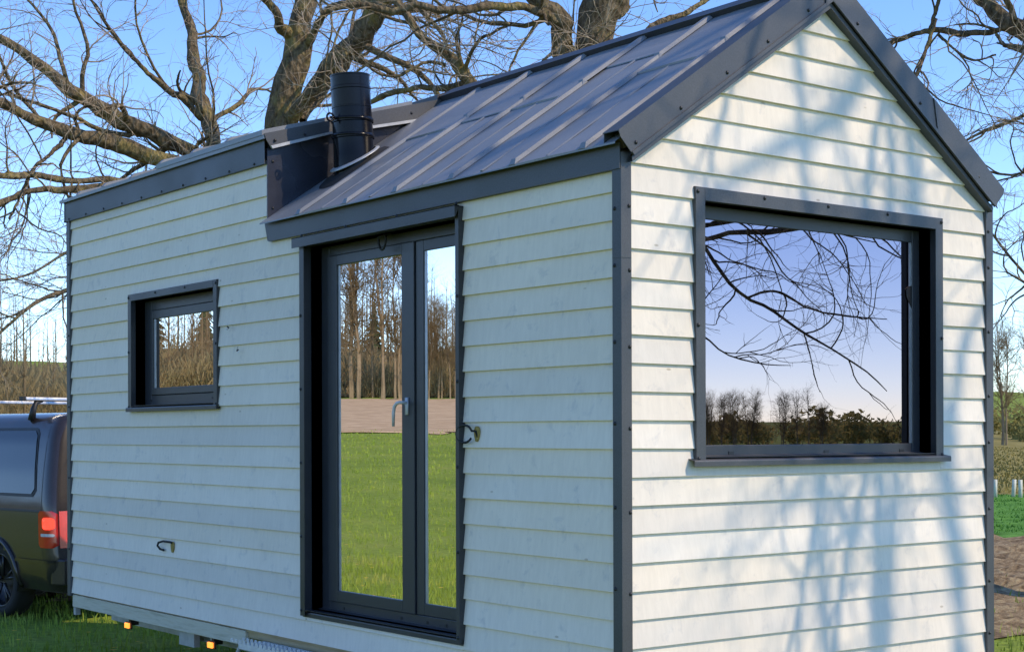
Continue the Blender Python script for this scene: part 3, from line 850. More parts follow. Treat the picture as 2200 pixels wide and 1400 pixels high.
# ---- trailer underneath
MB().box((0.000, 3.256, 0.392), (0.030, L - 0.03, 0.478)).build('skirt_board', M['skirt'], house, bevel=0.003)
MB().box((-0.004, L - 0.10, 0.34), (0.03, L - 0.06, 0.391)).build('bracket', M['galv'], house)
MB().box((0.005, 0.03, 0.477), (0.05, 3.25, 0.489)).build('plywood_edge', M['raw_wood'], house)
ch = MB()
for x in (0.28, W - 0.34): ch.box((x, 0.10, 0.28), (x + 0.06, L - 0.05, 0.439))
for y in np.linspace(0.15, L - 0.2, 9): ch.box((0.341, y, 0.33), (W - 0.341, y + 0.05, 0.425))
ch.box((0.12, 4.03, 0.325), (0.16, 4.25, 0.391))
chassis = ch.build('chassis', M['galv'], house)
MB().box((0.035, 3.99, 0.30), (0.075, 4.20, 0.391)).build('support_plate', M['galv'], chassis)
for sx in (0.30, W - 0.30):
    MB().tube([(sx, L - 0.06, 0.37), (RX + 0.15, L + 1.25, 0.40)], 0.035, 8).build('drawbar', M['galv'], chassis)
MB().tube([(RX + 0.13, L + 1.2, 0.42), (RX + 0.35, L + 1.75, 0.45)], 0.04, 8).build('coupling', M['galv'], chassis)
for (px, py) in ((278, 1342), (457, 1384)):
    p = on(px, py, 0, 0.06)
    MB().box((0.052, p[1] - 0.045, p[2] - 0.022), (0.062, p[1] + 0.045, p[2] + 0.022)).box((0.062, p[1] - 0.015, p[2]), (0.12, p[1] + 0.015, 0.43)).build('lamp_base', M['black'], chassis)
    MB().box((0.036, p[1] - 0.030, p[2] - 0.017), (0.0515, p[1] + 0.030, p[2] + 0.017)).build('side_marker_lamp', M['amber'], chassis, bevel=0.004)
for y in (2.15, 2.85):
    for sx in (0.10, W - 0.30):
        wh = MB().lathe([(0.05, 0.0), (0.19, 0.0), (0.26, 0.015), (0.29, 0.05), (0.29, 0.15), (0.26, 0.185), (0.19, 0.20), (0.05, 0.20)], (sx, y, 0.29), 0, 28)
        wo = wh.build('wheel', M['tyre'], chassis, True)
        MB().lathe([(0.001, 0.02), (0.10, 0.02), (0.17, 0.05), (0.18, 0.01)], (sx, y, 0.29), 0, 20).build('hub', M['galv'], chassis, True)
# fold-down step with a toothed grating
st = MB()
sy0, sy1, sxo, sxi, szz = 1.45, 3.07, -0.14, 0.12, 0.440
st.box((sxo, sy0, szz - 0.030), (sxo + 0.004, sy1, szz)); st.box((sxi, sy0, szz - 0.03), (sxi + 0.004, sy1, szz))
for y in np.linspace(sy0, sy1, 5): st.box((sxo + 0.005, y - 0.002, szz - 0.03), (sxi - 0.001, y + 0.002, szz - 0.004))
for k in range(5):
    x = sxo + 0.03 + k * 0.042
    st.box((x, sy0, szz - 0.025), (x + 0.003, sy1, szz - 0.002))
for k in range(36):
    y = sy0 + 0.02 + k * 0.048
    st.prism([(y - 0.017, szz), (y + 0.017, szz), (y + 0.010, szz + 0.020), (y - 0.010, szz + 0.020)], 0, sxo, sxo + 0.004)
    st.prism([(y - 0.017, szz - 0.002), (y + 0.017, szz - 0.002), (y + 0.010, szz + 0.016), (y - 0.010, szz + 0.016)], 0, sxo + 0.072, sxo + 0.076)
M['step'] = varied('bright_galvanised_grating', [(0.3, (0.60, 0.61, 0.63)), (0.7, (0.78, 0.79, 0.80))], 14, 0.45, metal=0.2)
stp = st.build('step', M['step'], chassis, label='toothed steel grating step')
for y in (sy1 - 0.005, sy0 + 0.05): MB().tube([(sxo + 0.01, y, szz - 0.02), (sxo - 0.02, y + 0.12, 0.22), (sxo, y + 0.16, 0.02)], 0.012).build('step_leg', M['galv'], chassis)

# flies on the long wall
def fly(px, py, label, rot):
    p = on(px, py, 0, -0.03)
    o = empty('fly', tuple(p), 0)
    tag(o, label, 'insect', 'flies on the long wall')
    c, s = math.cos(rot), math.sin(rot)
    def q(a, b, d=0.0): return (p[0] + d, p[1] + a * c - b * s, p[2] + a * s + b * c)
    MB().tube([q(-0.014, 0), q(-0.008, 0), q(0.0, 0.001), q(0.007, 0.001), q(0.011, 0), q(0.014, 0)], [0.001, 0.0045, 0.005, 0.0035, 0.0042, 0.001], 8).build('body', M['fly'], o, True)
    for sgn in (1, -1):
        MB().add([q(0.002, 0.002 * sgn), q(0.010, 0.020 * sgn, -0.004), q(0.016, 0.024 * sgn, -0.006), q(0.014, 0.012 * sgn, -0.002)], [(0, 1, 2, 3)]).build('wing', M['wing'], o)
    for k in (-0.006, 0.0, 0.006):
        MB().tube([q(k, -0.003), q(k + 0.004, -0.014), q(k + 0.012, -0.020)], 0.0007, 4).build('leg', M['fly'], o)
fly(510, 752, 'fly with spread pale wings right of the small window', 2.9)
fly(490, 703, 'fly tucked under a board edge beside the window flashing', 0.4)

# ------------------------------------------------------------------ van
VC = np.array([0.65, 7.90])                    # rear left corner on the ground
VA = R(100)
vh = np.array([math.cos(VA), math.sin(VA)]); vrt = np.array([math.sin(VA), -math.cos(VA)])
van = empty('van', (VC[0] + vrt[0] * 0.94 + vh[0] * 2.4, VC[1] + vrt[1] * 0.94 + vh[1] * 2.4, 0.0))
tag(van, 'dark brown van with silver roof bars hitched behind the house', 'van')
VO = VC + vrt * 0.94
def vp(s, w, z):                               # s ahead of the rear bumper, w to the right of the centre line
    p = VO + vh * s + vrt * w
    return (p[0], p[1], z)
TOPZ = 1.80
def hw(z):                                     # half width of the body at height z
    zs = [0.28, 0.40, 0.62, 0.95, 1.08, 1.30, 1.55, 1.68, 1.75, 1.785, TOPZ]
    ws = [0.87, 0.925, 0.94, 0.94, 0.925, 0.885, 0.825, 0.775, 0.715, 0.62, 0.45]
    return float(np.interp(z, zs, ws))
def roofz(s):                                  # top of body along the length
    return float(np.interp(s, [0, 0.10, 0.35, 3.1, 3.45, 4.05, 4.2, 4.75, 4.86], [TOPZ - 0.07, TOPZ - 0.02, TOPZ, TOPZ, TOPZ - 0.10, 1.18, 1.10, 0.92, 0.70]))
def rear_in(z):                                # slope of the tail
    return float(np.interp(z, [0.28, 0.55, 0.62, 1.0, 1.75], [0.05, 0.0, 0.03, 0.05, 0.20]))
zl = [0.28, 0.33, 0.40, 0.50, 0.60, 0.70, 0.80, 0.90, 0.98, 1.04, 1.12, 1.22, 1.34, 1.46, 1.56, 1.64, 1.70, 1.75, 1.785, TOPZ]
ss = sorted(set([0.0, 0.02, 0.05, 0.09, 0.14] + list(np.arange(0.2, 1.55, 0.045)) + list(np.arange(1.6, 3.3, 0.2)) + list(np.arange(3.4, 4.5, 0.045)) + [4.55, 4.65, 4.75, 4.82, 4.86]))
WHEELS = [(0.98, 0.325), (3.98, 0.325)]
def side_pt(s, z, sg, off=0.0):
    zz = min(z, roofz(s)) if z > 0.6 else z
    k = 1.0
    if s < 0.14: k = 0.90 + 0.10 * math.sqrt(max(0, 1 - (1 - s / 0.14) ** 2))
    if s > 4.0: k = 0.80 + 0.20 * math.sqrt(max(0, 1 - ((s - 4.0) / 0.9) ** 2))
    w = hw(z) * k
    sr = s + rear_in(min(zz, 1.75)) * max(0, 1 - s / 0.8)
    return vp(sr, sg * (w + off), zz)
mb = MB()
nz_ = len(zl)
for sg in (-1, 1):
    base = len(mb.v)
    for s in ss:
        for z in zl: mb.v.append(side_pt(s, z, sg))
    for i in range(len(ss) - 1):
        for j in range(nz_ - 1):
            sc_, zc = (ss[i] + ss[i + 1]) / 2, (zl[j] + zl[j + 1]) / 2
            if any((sc_ - a) ** 2 + (zc - b) ** 2 < 0.365 ** 2 for a, b in WHEELS): continue
            a = base + i * nz_ + j
            f = (a, a + 1, a + nz_ + 1, a + nz_)
            mb.f.append(f if sg == -1 else f[::-1])
h2 = len(ss) * nz_
for i in range(len(ss) - 1):                   # roof strip
    a, b_ = i * nz_ + nz_ - 1, h2 + i * nz_ + nz_ - 1
    mb.f.append((a, b_, b_ + nz_, a + nz_))
for j in range(nz_ - 1):                       # tail and nose
    mb.f.append((j, h2 + j, h2 + j + 1, j + 1))
    a, b_ = (len(ss) - 1) * nz_ + j, h2 + (len(ss) - 1) * nz_ + j
    mb.f.append((a, a + 1, b_ + 1, b_))
body = mb.build('body', M['paint'], van, True)
MB().hexa([vp(0.1, -0.8, 0.26), vp(4.7, -0.8, 0.26), vp(4.7, 0.8, 0.26), vp(0.1, 0.8, 0.26), vp(0.1, -0.8, 0.60), vp(4.7, -0.8, 0.60), vp(4.7, 0.8, 0.60), vp(0.1, 0.8, 0.60)]).build('underbody', M['black'], van)
def patch(name, s0, s1, z0, z1, sg, mat, off=0.004, rad=0.06, slant0=0.0, slant1=0.0, par=van):
    ns, nz2 = 14, 12
    Vv, Ff = [], []
    for i in range(ns + 1):
        for j in range(nz2 + 1):
            u, v = i / ns, j / nz2
            cu, cv = u, v
            # rounded corners
            z = z0 + (z1 - z0) * cv
            e = 0.0
            dzc = min(z - z0, z1 - z)
            if dzc < rad: e = rad - math.sqrt(max(0, rad * rad - (rad - dzc) ** 2))
            a0 = s0 + slant0 * cv + e; a1 = s1 + slant1 * cv - e
            Vv.append(side_pt(a0 + (a1 - a0) * cu, z, sg, off))
    for i in range(ns):
        for j in range(nz2):
            a = i * (nz2 + 1) + j
            f = (a, a + 1, a + nz2 + 2, a + nz2 + 1)
            Ff.append(f if sg == -1 else f[::-1])
    return MB().add(Vv, Ff).build(name, mat, par, True)
for sg in (-1, 1):
    patch('window_seal', 0.26, 1.62, 1.075, 1.665, sg, M['black'], 0.004, 0.07, 0.10, 0)
    patch('window', 0.285, 1.60, 1.10, 1.64, sg, M['tint'], 0.009, 0.06, 0.10, 0)
    patch('window', 1.68, 2.85, 1.10, 1.59, sg, M['tint'], 0.007, 0.06)
    patch('window', 2.93, 3.75, 1.10, 1.57, sg, M['tint'], 0.007, 0.06, 0, -0.25)
    # crease and door rail
    patch('door_rail', 0.17, 2.9, 0.945, 0.968, sg, M['black'], 0.003, 0.005)
    patch('bumper_crease', 0.03, 0.62, 0.52, 0.545, sg, M['paint'], 0.016, 0.01)
    patch('panel_gap', 0.168, 0.174, 0.55, 1.68, sg, M['black'], 0.002, 0.001)
    tl = patch('tail_light', 0.001, 0.20, 0.65, 0.96, sg, M['red_lens'], 0.012, 0.03)
    rl_ = [vp(rear_in(z) - 0.010, sg * w, z) for z in (0.65, 0.75, 0.86, 0.96) for w in (0.872, 0.80, 0.74)]
    MB().add(rl_, [(r_ * 3 + c_, r_ * 3 + c_ + 1, (r_ + 1) * 3 + c_ + 1, (r_ + 1) * 3 + c_) for r_ in range(3) for c_ in range(2)]).build('rear_lens', M['red_lens'], tl, True)
    patch('lit_bulb', 0.012, 0.13, 0.805, 0.905, sg, M['red_lit'], 0.016, 0.03, par=tl)
    patch('reversing_lens', 0.015, 0.16, 0.745, 0.770, sg, M['clear_lens'], 0.015, 0.01, par=tl)
    rf = MB()
    rf.hexa([vp(-0.012, sg * 0.50, 0.37), vp(-0.012, sg * 0.86, 0.37), vp(0.03, sg * 0.86, 0.37), vp(0.03, sg * 0.50, 0.37), vp(-0.012, sg * 0.50, 0.41), vp(-0.012, sg * 0.86, 0.41), vp(0.03, sg * 0.86, 0.41), vp(0.03, sg * 0.50, 0.41)]).build('reflector', M['red_lens'], van)
    for (ws, wz) in WHEELS:
        yc = 0.80
        def wp(prof, n, nm, mat, par):
            Vv, Ff = [], []
            for (r, h) in prof:
                for k in range(n):
                    w = 2 * math.pi * k / n
                    Vv.append(vp(ws + r * math.cos(w), sg * (yc + h), wz + r * math.sin(w)))
            for i in range(len(prof) - 1):
                for k in range(n):
                    Ff.append((i * n + k, i * n + (k + 1) % n, (i + 1) * n + (k + 1) % n, (i + 1) * n + k))
            return MB().add(Vv, Ff).build(nm, mat, par, True)
        wheel = wp([(0.10, -0.10), (0.25, -0.10), (0.305, -0.09), (0.325, -0.06), (0.325, 0.06), (0.305, 0.09), (0.245, 0.10), (0.235, 0.08)], 32, 'wheel', M['tyre'], van)
        wp([(0.236, 0.085), (0.225, 0.09), (0.218, 0.05), (0.21, 0.0), (0.06, 0.0)], 32, 'rim', M['rim'], wheel)
        sp = MB()
        for k in range(5):
            for dk in (-0.16, 0.16):
                w = 2 * math.pi * k / 5 + 0.3
                sp.tube([vp(ws + 0.04 * math.cos(w), sg * (yc + 0.055), wz + 0.04 * math.sin(w)), vp(ws + 0.222 * math.cos(w + dk), sg * (yc + 0.075), wz + 0.222 * math.sin(w + dk))], 0.014, 6)
        sp.build('spokes', M['rim'], wheel, True)
        arch = [side_pt(ws + 0.375 * math.cos(a), max(0.30, wz + 0.375 * math.sin(a)), sg, 0.004) for a in np.linspace(-0.15, math.pi + 0.15, 26)]
        MB().tube(arch, 0.024, 8).build('wheel_arch', M['paint'], van, True)
        inner = []
        MB().add([vp(ws + 0.37 * math.cos(a), sg * h, wz + 0.37 * math.sin(a)) for h in (0.93, 0.55) for a in np.linspace(-0.2, math.pi + 0.2, 20)], [(i, i + 1, i + 21, i + 20) for i in range(19)] + [tuple(range(20, 40))]).build('wheel_well', M['black'], van)
# tailgate window and lamp strip, bumper, nose glass
def tail_pt(w, z, off): return vp(rear_in(z) - off, w, z)
rw = [tail_pt(w, z, 0.006) for z in (1.08, 1.30, 1.60) for w in (-0.70, -0.35, 0.0, 0.35, 0.70)]
MB().add(rw, [(r_ * 5 + c_, r_ * 5 + c_ + 1, (r_ + 1) * 5 + c_ + 1, (r_ + 1) * 5 + c_) for r_ in range(2) for c_ in range(4)]).build('rear_window', M['tint'], van, True)
MB().hexa([vp(-0.03, -0.86, 0.33), vp(0.10, -0.92, 0.33), vp(0.10, 0.92, 0.33), vp(-0.03, 0.86, 0.33), vp(-0.03, -0.86, 0.56), vp(0.10, -0.92, 0.56), vp(0.10, 0.92, 0.56), vp(-0.03, 0.86, 0.56)]).build('bumper', M['paint'], van, bevel=0.02)
ws_ = [vp(s, w, z) for s, z in ((3.47, TOPZ - 0.10), (4.04, 1.20)) for w in (-0.66, 0.0, 0.66)]
MB().add([(p[0] + vh[0] * 0.01, p[1] + vh[1] * 0.01, p[2] + 0.01) for p in ws_], [(0, 1, 4, 3), (1, 2, 5, 4)]).build('windscreen', M['tint'], van)
for sg in (-1, 1):
    MB().hexa([vp(4.55, sg * 0.55, 0.68), vp(4.55, sg * 0.80, 0.68), vp(4.80, sg * 0.76, 0.68), vp(4.885, sg * 0.55, 0.68), vp(4.5, sg * 0.55, 0.84), vp(4.5, sg * 0.79, 0.84), vp(4.70, sg * 0.76, 0.84), vp(4.82, sg * 0.55, 0.84)]).build('headlight', M['clear_lens'], van, bevel=0.01)
# roof rails and cross bars
for sb in (0.72, 2.2):
    bar = MB().hexa([vp(sb - 0.035, -0.80, TOPZ + 0.105), vp(sb + 0.035, -0.80, TOPZ + 0.105), vp(sb + 0.035, 0.80, TOPZ + 0.105), vp(sb - 0.035, 0.80, TOPZ + 0.105),
                     vp(sb - 0.030, -0.80, TOPZ + 0.135), vp(sb + 0.030, -0.80, TOPZ + 0.135), vp(sb + 0.030, 0.80, TOPZ + 0.135), vp(sb - 0.030, 0.80, TOPZ + 0.135)]).build('roof_bar', M['silver'], van, bevel=0.008)
    for sg in (-1, 1):
        MB().hexa([vp(sb - 0.03, sg * 0.83, TOPZ + 0.10), vp(sb + 0.03, sg * 0.83, TOPZ + 0.10), vp(sb + 0.03, sg * 0.80, TOPZ + 0.10), vp(sb - 0.03, sg * 0.80, TOPZ + 0.10),
                   vp(sb - 0.03, sg * 0.83, TOPZ + 0.14), vp(sb + 0.03, sg * 0.83, TOPZ + 0.14), vp(sb + 0.03, sg * 0.80, TOPZ + 0.14), vp(sb - 0.03, sg * 0.80, TOPZ + 0.14)]).build('bar_end', M['black'], van)
        MB().tube([vp(sb, sg * 0.62, TOPZ + 0.11), vp(sb - 0.01, sg * 0.69, TOPZ + 0.085), vp(sb - 0.02, sg * 0.72, TOPZ + 0.03), vp(sb - 0.02, sg * 0.74, TOPZ - 0.07)], [0.018, 0.022, 0.026, 0.034], 8).build('bar_foot', M['black'], van, True)

# ------------------------------------------------------------------ trees
def tube_batch(Pp, Rr, sides):
    """Pp (n,k,3) paths, Rr (n,k) radii -> vertices and quads"""
    n, k, _ = Pp.shape
    T = np.empty_like(Pp)
    T[:, 1:-1] = Pp[:, 2:] - Pp[:, :-2]; T[:, 0] = Pp[:, 1] - Pp[:, 0]; T[:, -1] = Pp[:, -1] - Pp[:, -2]
    T /= np.linalg.norm(T, axis=2, keepdims=True) + 1e-9
    ref = np.where(np.abs(T[:, :1, 2:3]) < 0.85, np.array([0, 0, 1.0]), np.array([1.0, 0, 0]))
    A = np.cross(T, np.broadcast_to(ref, T.shape)); A /= np.linalg.norm(A, axis=2, keepdims=True) + 1e-9
    B = np.cross(T, A)
    w = np.arange(sides) * 2 * math.pi / sides
    Vv = Pp[:, :, None, :] + (A[:, :, None, :] * np.cos(w)[None, None, :, None] + B[:, :, None, :] * np.sin(w)[None, None, :, None]) * Rr[:, :, None, None]
    idx = np.arange(n * k * sides).reshape(n, k, sides)
    i2 = np.roll(idx, -1, axis=2)
    Ff = np.stack([idx[:, :-1], i2[:, :-1], i2[:, 1:], idx[:, 1:]], axis=-1).reshape(-1, 4)
    return Vv.reshape(-1, 3), Ff
def merge(parts):
    V, F, k = [], [], 0
    for v, f in parts:
        V.append(v); F.append(f + k); k += len(v)
    return np.concatenate(V), np.concatenate(F)
def resample(pts, rad, k, wig=0.0, g=rng):
    pts = np.array(pts, float); rad = np.array(rad, float)
    if len(pts) > 2:                                            # Catmull-Rom
        ext = np.vstack([2 * pts[0] - pts[1], pts, 2 * pts[-1] - pts[-2]])
        out, ro = [], []
        m = max(2, k // (len(pts) - 1))
        for i in range(1, len(ext) - 2):
            for u in np.linspace(0, 1, m, endpoint=False):
                p0, p1, p2, p3 = ext[i - 1:i + 3]
                out.append(0.5 * (2 * p1 + (p2 - p0) * u + (2 * p0 - 5 * p1 + 4 * p2 - p3) * u * u + (3 * p1 - p0 - 3 * p2 + p3) * u ** 3))
                ro.append(rad[i - 1] + (rad[i] - rad[i - 1]) * u)
        out.append(pts[-1]); ro.append(rad[-1])
        pts, rad = np.array(out), np.array(ro)
    s = np.concatenate([[0], np.cumsum(np.linalg.norm(np.diff(pts, axis=0), axis=1))])
    t = np.linspace(0, s[-1], k)
    q = np.stack([np.interp(t, s, pts[:, i]) for i in range(3)], 1)
    rr = np.interp(t, s, rad)
    if wig:
        nz = g.normal(size=(k, 3)); nz = (nz + np.roll(nz, 1, 0) + np.roll(nz, -1, 0)) / 3
        nz[0] = 0; nz[-1] = 0
        q = q + nz * wig * rr[:, None]
    return q, rr
def grow(Pp, Rr, density, lens, ang, rfac, rmin, rmax, k, wig, lift, g=rng, t0=0.1, taper=0.25):
    """children spread along the parent paths"""
    seg = np.linalg.norm(np.diff(Pp, axis=1), axis=2)
    Ls = seg.sum(1)
    cnt = g.poisson(Ls * density)
    own = np.repeat(np.arange(len(Pp)), cnt)
    n = len(own)
    if n == 0: return np.zeros((0, k, 3)), np.zeros((0, k))
    t = t0 + (1 - t0) * g.random(n) ** 0.8
    kk = Pp.shape[1]
    f = t * (kk - 1); i = np.minimum(f.astype(int), kk - 2); u = (f - i)[:, None]
    p = Pp[own, i] * (1 - u) + Pp[own, i + 1] * u
    r0 = Rr[own, i] * (1 - u[:, 0]) + Rr[own, i + 1] * u[:, 0]
    T = Pp[own, i + 1] - Pp[own, i]; T /= np.linalg.norm(T, axis=1, keepdims=True) + 1e-9
    rv = g.normal(size=(n, 3)); rv -= T * (rv * T).sum(1, keepdims=True); rv /= np.linalg.norm(rv, axis=1, keepdims=True)
    a = np.radians(ang[0] + (ang[1] - ang[0]) * g.random(n))[:, None]
    D = T * np.cos(a) + rv * np.sin(a)
    ln = (lens[0] + (lens[1] - lens[0]) * g.random(n) ** 1.5) * (1 - 0.45 * t)
    r = np.clip(r0 * rfac * (0.7 + 0.6 * g.random(n)), rmin, rmax)
    r = np.minimum(r, r0 * 0.85)
    out = np.zeros((n, k, 3)); out[:, 0] = p
    step = ln / (k - 1)
    bend = g.normal(size=(n, 3)) * wig
    for j in range(1, k):
        D = D + bend * 0.5 + g.normal(size=(n, 3)) * wig + np.array([0, 0, lift])
        D /= np.linalg.norm(D, axis=1, keepdims=True)
        out[:, j] = out[:, j - 1] + D * step[:, None]
    tp = 1 - (1 - taper) * np.linspace(0, 1, k)
    return out, r[:, None] * tp[None, :]
def build_tree(name, label, base, limbs, seed, dens=(1.9, 4.2, 8.0), scale=1.0, lift=(0.02, 0.0, -0.01), t0=0.08, group=None, minr=0.0032):
    g = np.random.default_rng(seed)
    root = empty(name, tuple(base))
    tag(root, label, 'tree', group)
    K = 40
    allP, allR = [], []
    mult = []
    for li, lb in enumerate(limbs):
        nm, pts, rad = lb[:3]
        q, r = resample(pts, rad, K, 0.35, g)
        r = r * (0.88 if nm != 'trunk' else 0.90) * (1 + 0.10 * np.sin(np.linspace(0, 14, K) + li) + g.normal(size=K) * 0.05)
        v, f = tube_batch(q[None], r[None], 14)
        # lumpy bark
        v = v + g.normal(size=v.shape) * np.repeat(r, 14)[:, None] * 0.045
        link(nm, fast_mesh(nm, v, f, M['bark'], True), root)
        if nm != 'trunk': allP.append(q); allR.append(r); mult.append(lb[3] if len(lb) > 3 else 1.0)
    Pp, Rr = np.array(allP), np.array(allR)
    a, ar = grow(Pp, Rr, dens[0] * np.array(mult), (0.7 * scale, 3.0 * scale), (30, 75), 0.36, 0.010, 0.045, 14, 0.17, lift[0], g, t0)
    b, br = grow(a, ar, dens[1], (0.35 * scale, 1.35 * scale), (25, 65), 0.48, 0.0045, 0.014, 9, 0.16, lift[1], g, 0.1)
    c, cr = grow(b, br, dens[2], (0.12 * scale, 0.60 * scale), (25, 60), 0.55, minr, 0.0055, 6, 0.18, lift[2], g, 0.1, 0.5)
    v1, f1 = tube_batch(a, ar, 6)
    o = link('branches', fast_mesh('branches', v1, f1, M['bark'], True), root); o['kind'] = 'stuff'
    v2, f2 = merge([tube_batch(b, br, 4), tube_batch(c, cr, 3)])
    o = link('twigs', fast_mesh('twigs', v2, f2, M['twig'], True), root); o['kind'] = 'stuff'
    return root
def pxl(pts, depth, bend=0.0):
    """limb from picture points with widths: (x, y, width px[, extra depth])"""
    P3, Rd = [], []
    for q in pts:
        d = depth + (q[3] if len(q) > 3 else 0)
        P3.append(at(q[0], q[1], d)); Rd.append(q[2] / 2 / FPX * d)
    return P3, Rd
DA = 17.0
gA = at(600, 931, DA); baseA = np.array([gA[0], gA[1], float(hgt(gA[0], gA[1]))])
def L_(nm, pts, depth): p, r = pxl(pts, depth); return (nm, p, r)
trunkA = ('trunk', [baseA + (0, 0, -0.1), baseA + (0.02, 0, 1.2), at(596, 560, DA), at(602, 420, DA), at(604, 270, DA), at(612, 170, DA), at(628, 90, DA), at(655, -40, DA), at(670, -200, DA), at(690, -420, DA)],
          [0.38, 0.30, 0.26, 0.22, 0.172, 0.178, 0.17, 0.14, 0.10, 0.05])
limbsA = [trunkA,
    L_('limb', [(600, 430, 52), (500, 378, 46), (400, 325, 42, -0.3), (300, 282, 40, -0.6), (215, 235, 36, -0.9), (145, 195, 32, -1.1), (60, 120, 26, -1.3), (-60, 40, 18, -1.5), (-200, -80, 8, -1.7)], DA),
    L_('limb', [(598, 450, 48), (480, 400, 44, -0.2), (350, 342, 40, -0.6), (255, 308, 38, -0.9), (165, 290, 34, -1.3), (85, 262, 30, -1.6), (0, 222, 26, -2.0), (-120, 180, 16, -2.4), (-260, 150, 6, -2.8)], DA),
    L_('limb', [(520, 395, 42), (470, 350, 40, 0.3), (455, 295, 38, 0.5), (440, 220, 34, 0.7), (422, 155, 30, 0.9), (405, 60, 26, 1.1), (380, -60, 18, 1.3), (340, -220, 8, 1.5)], DA),
    L_('limb', [(446, 262, 20, 0.6), (405, 225, 17, 0.4), (360, 190, 15, 0.2), (310, 150, 12), (250, 80, 9, -0.2), (180, -20, 5, -0.4)], DA),
    L_('limb', [(615, 285, 36), (645, 225, 34, -0.2), (685, 178, 34, -0.4), (730, 125, 48, -0.6), (780, 62, 60, -0.8), (830, 0, 52, -1.0), (900, -90, 40, -1.2), (960, -260, 15, -1.4)], DA),
    L_('limb', [(650, 260, 22, 0.3), (690, 200, 20, 0.5), (735, 150, 26, 0.4), (760, 90, 30, 0.2), (800, 40, 24, 0), (860, 20, 18, -0.2), (960, 25, 15, -0.3), (1040, 15, 12, -0.4)], DA),
    L_('limb', [(628, 90, 30), (600, 40, 24, -0.3), (560, -10, 18, -0.5), (480, -80, 12, -0.7), (360, -160, 6, -1)], DA),
    L_('limb', [(655, 110, 20), (690, 40, 18, -0.4), (720, 12, 16, -0.8), (800, 5, 12, -1.1), (880, 35, 9, -1.4), (930, 60, 5, -1.6)], DA),
    L_('limb', [(590, 470, 30), (430, 420, 26, -0.4), (300, 392, 22, -1.0), (230, 386, 18, -1.3), (150, 388, 17, -1.6), (80, 376, 16, -1.9), (0, 380, 14, -2.2), (-110, 360, 9, -2.6)], DA),
    L_('limb', [(300, 393, 20, -1.0), (180, 405, 18, -1.5), (95, 408, 17, -1.9), (40, 418, 15, -2.1), (-20, 445, 12, -2.4), (-120, 480, 7, -2.8)], DA),
    L_('limb', [(560, 540, 18, -0.5), (330, 560, 13, -1.2), (210, 595, 11, -1.7), (145, 622, 9, -2.1), (70, 655, 9, -2.5), (0, 715, 7, -2.8), (-70, 760, 4, -3.0)], DA),
    L_('limb', [(575, 500, 16), (350, 520, 12, -1.2), (200, 520, 9, -1.8), (130, 550, 7, -2.2), (60, 590, 6, -2.5), (-40, 610, 4, -2.9)], DA),
    L_('limb', [(140, 298, 12, -1.3), (110, 330, 10, -1.5), (70, 365, 8, -1.8), (40, 430, 7, -2.0), (20, 470, 5, -2.2)], DA),
]
build_tree('old_bare_tree', 'old bare tree with thick lichen covered trunk behind the flue', baseA, limbsA, 11, dens=(3.1, 7.0, 9.0))
DB = 14.0
gB = at(1250, 931, DB); baseB = np.array([gB[0], gB[1], 0.0])
limbsB = [('trunk', [baseB + (0, 0, -0.1), baseB + (0, 0, 1.0), at(1248, 400, DB), at(1248, 230, DB), at(1262, 110, DB), at(1282, 45, DB), at(1315, -20, DB), at(1350, -140, DB), at(1390, -330, DB), at(1430, -600, DB)], [0.42, 0.34, 0.31, 0.28, 0.17, 0.20, 0.21, 0.16, 0.10, 0.04]),
    L_('limb', [(1240, 250, 70), (1222, 160, 66, -0.1), (1214, 95, 60, -0.2), (1190, 45, 56, -0.3), (1160, 5, 46, -0.4), (1130, -70, 36, -0.5), (1060, -200, 22, -0.7), (980, -360, 8, -0.9)], DB),
    L_('limb', [(1205, 75, 26, -0.2), (1180, 40, 26, -0.4), (1135, 18, 22, -0.6), (1060, 14, 20, -0.8), (980, 22, 20, -1.0), (900, 14, 18, -1.1), (840, 24, 18, -1.1), (760, 10, 14, -1.2), (690, 28, 10, -1.3)], DB),
    L_('limb', [(1225, 330, 44), (1120, 260, 38, 0.2), (1030, 200, 32, 0.3), (1000, 165, 30, 0.3), (955, 118, 27, 0.3), (905, 70, 24, 0.2), (870, 30, 20, 0.2), (820, -40, 14, 0.2), (760, -130, 6, 0.2)], DB),
    L_('limb', [(1050, 215, 20, 0.4), (1010, 182, 18, 0.5), (960, 190, 16, 0.6), (880, 192, 14, 0.7), (810, 215, 13, 0.8), (760, 240, 10, 0.9)], DB),
    L_('limb', [(1290, 30, 34), (1300, -30, 30, 0.3), (1290, -120, 22, 0.5), (1250, -240, 12, 0.8)], DB),
    L_('limb', [(1310, 40, 18, 0.3), (1345, 20, 16, 0.5), (1360, -30, 14, 0.7), (1440, -80, 10, 1.0)], DB),
    L_('limb', [(1245, 200, 16, -0.3), (1225, 95, 11, -0.8), (1180, 120, 8, -1.0), (1135, 165, 6, -1.2), (1100, 175, 4, -1.3)], DB),
    L_('limb', [(955, 140, 9, 0.3), (910, 135, 8, 0.1), (850, 165, 7, -0.1), (800, 150, 6, -0.2), (770, 110, 4, -0.3)], DB),
    L_('limb', [(1310, 180, 20, 0.8), (1400, 60, 16, 1.0), (1480, 25, 14, 1.2), (1545, -20, 10, 1.4), (1620, -90, 6, 1.6)], DB),
]
build_tree('forked_bare_tree', 'bare tree with two leaning trunks rising behind the roof ridge', baseB, limbsB, 23, dens=(2.6, 6.5, 9.0))
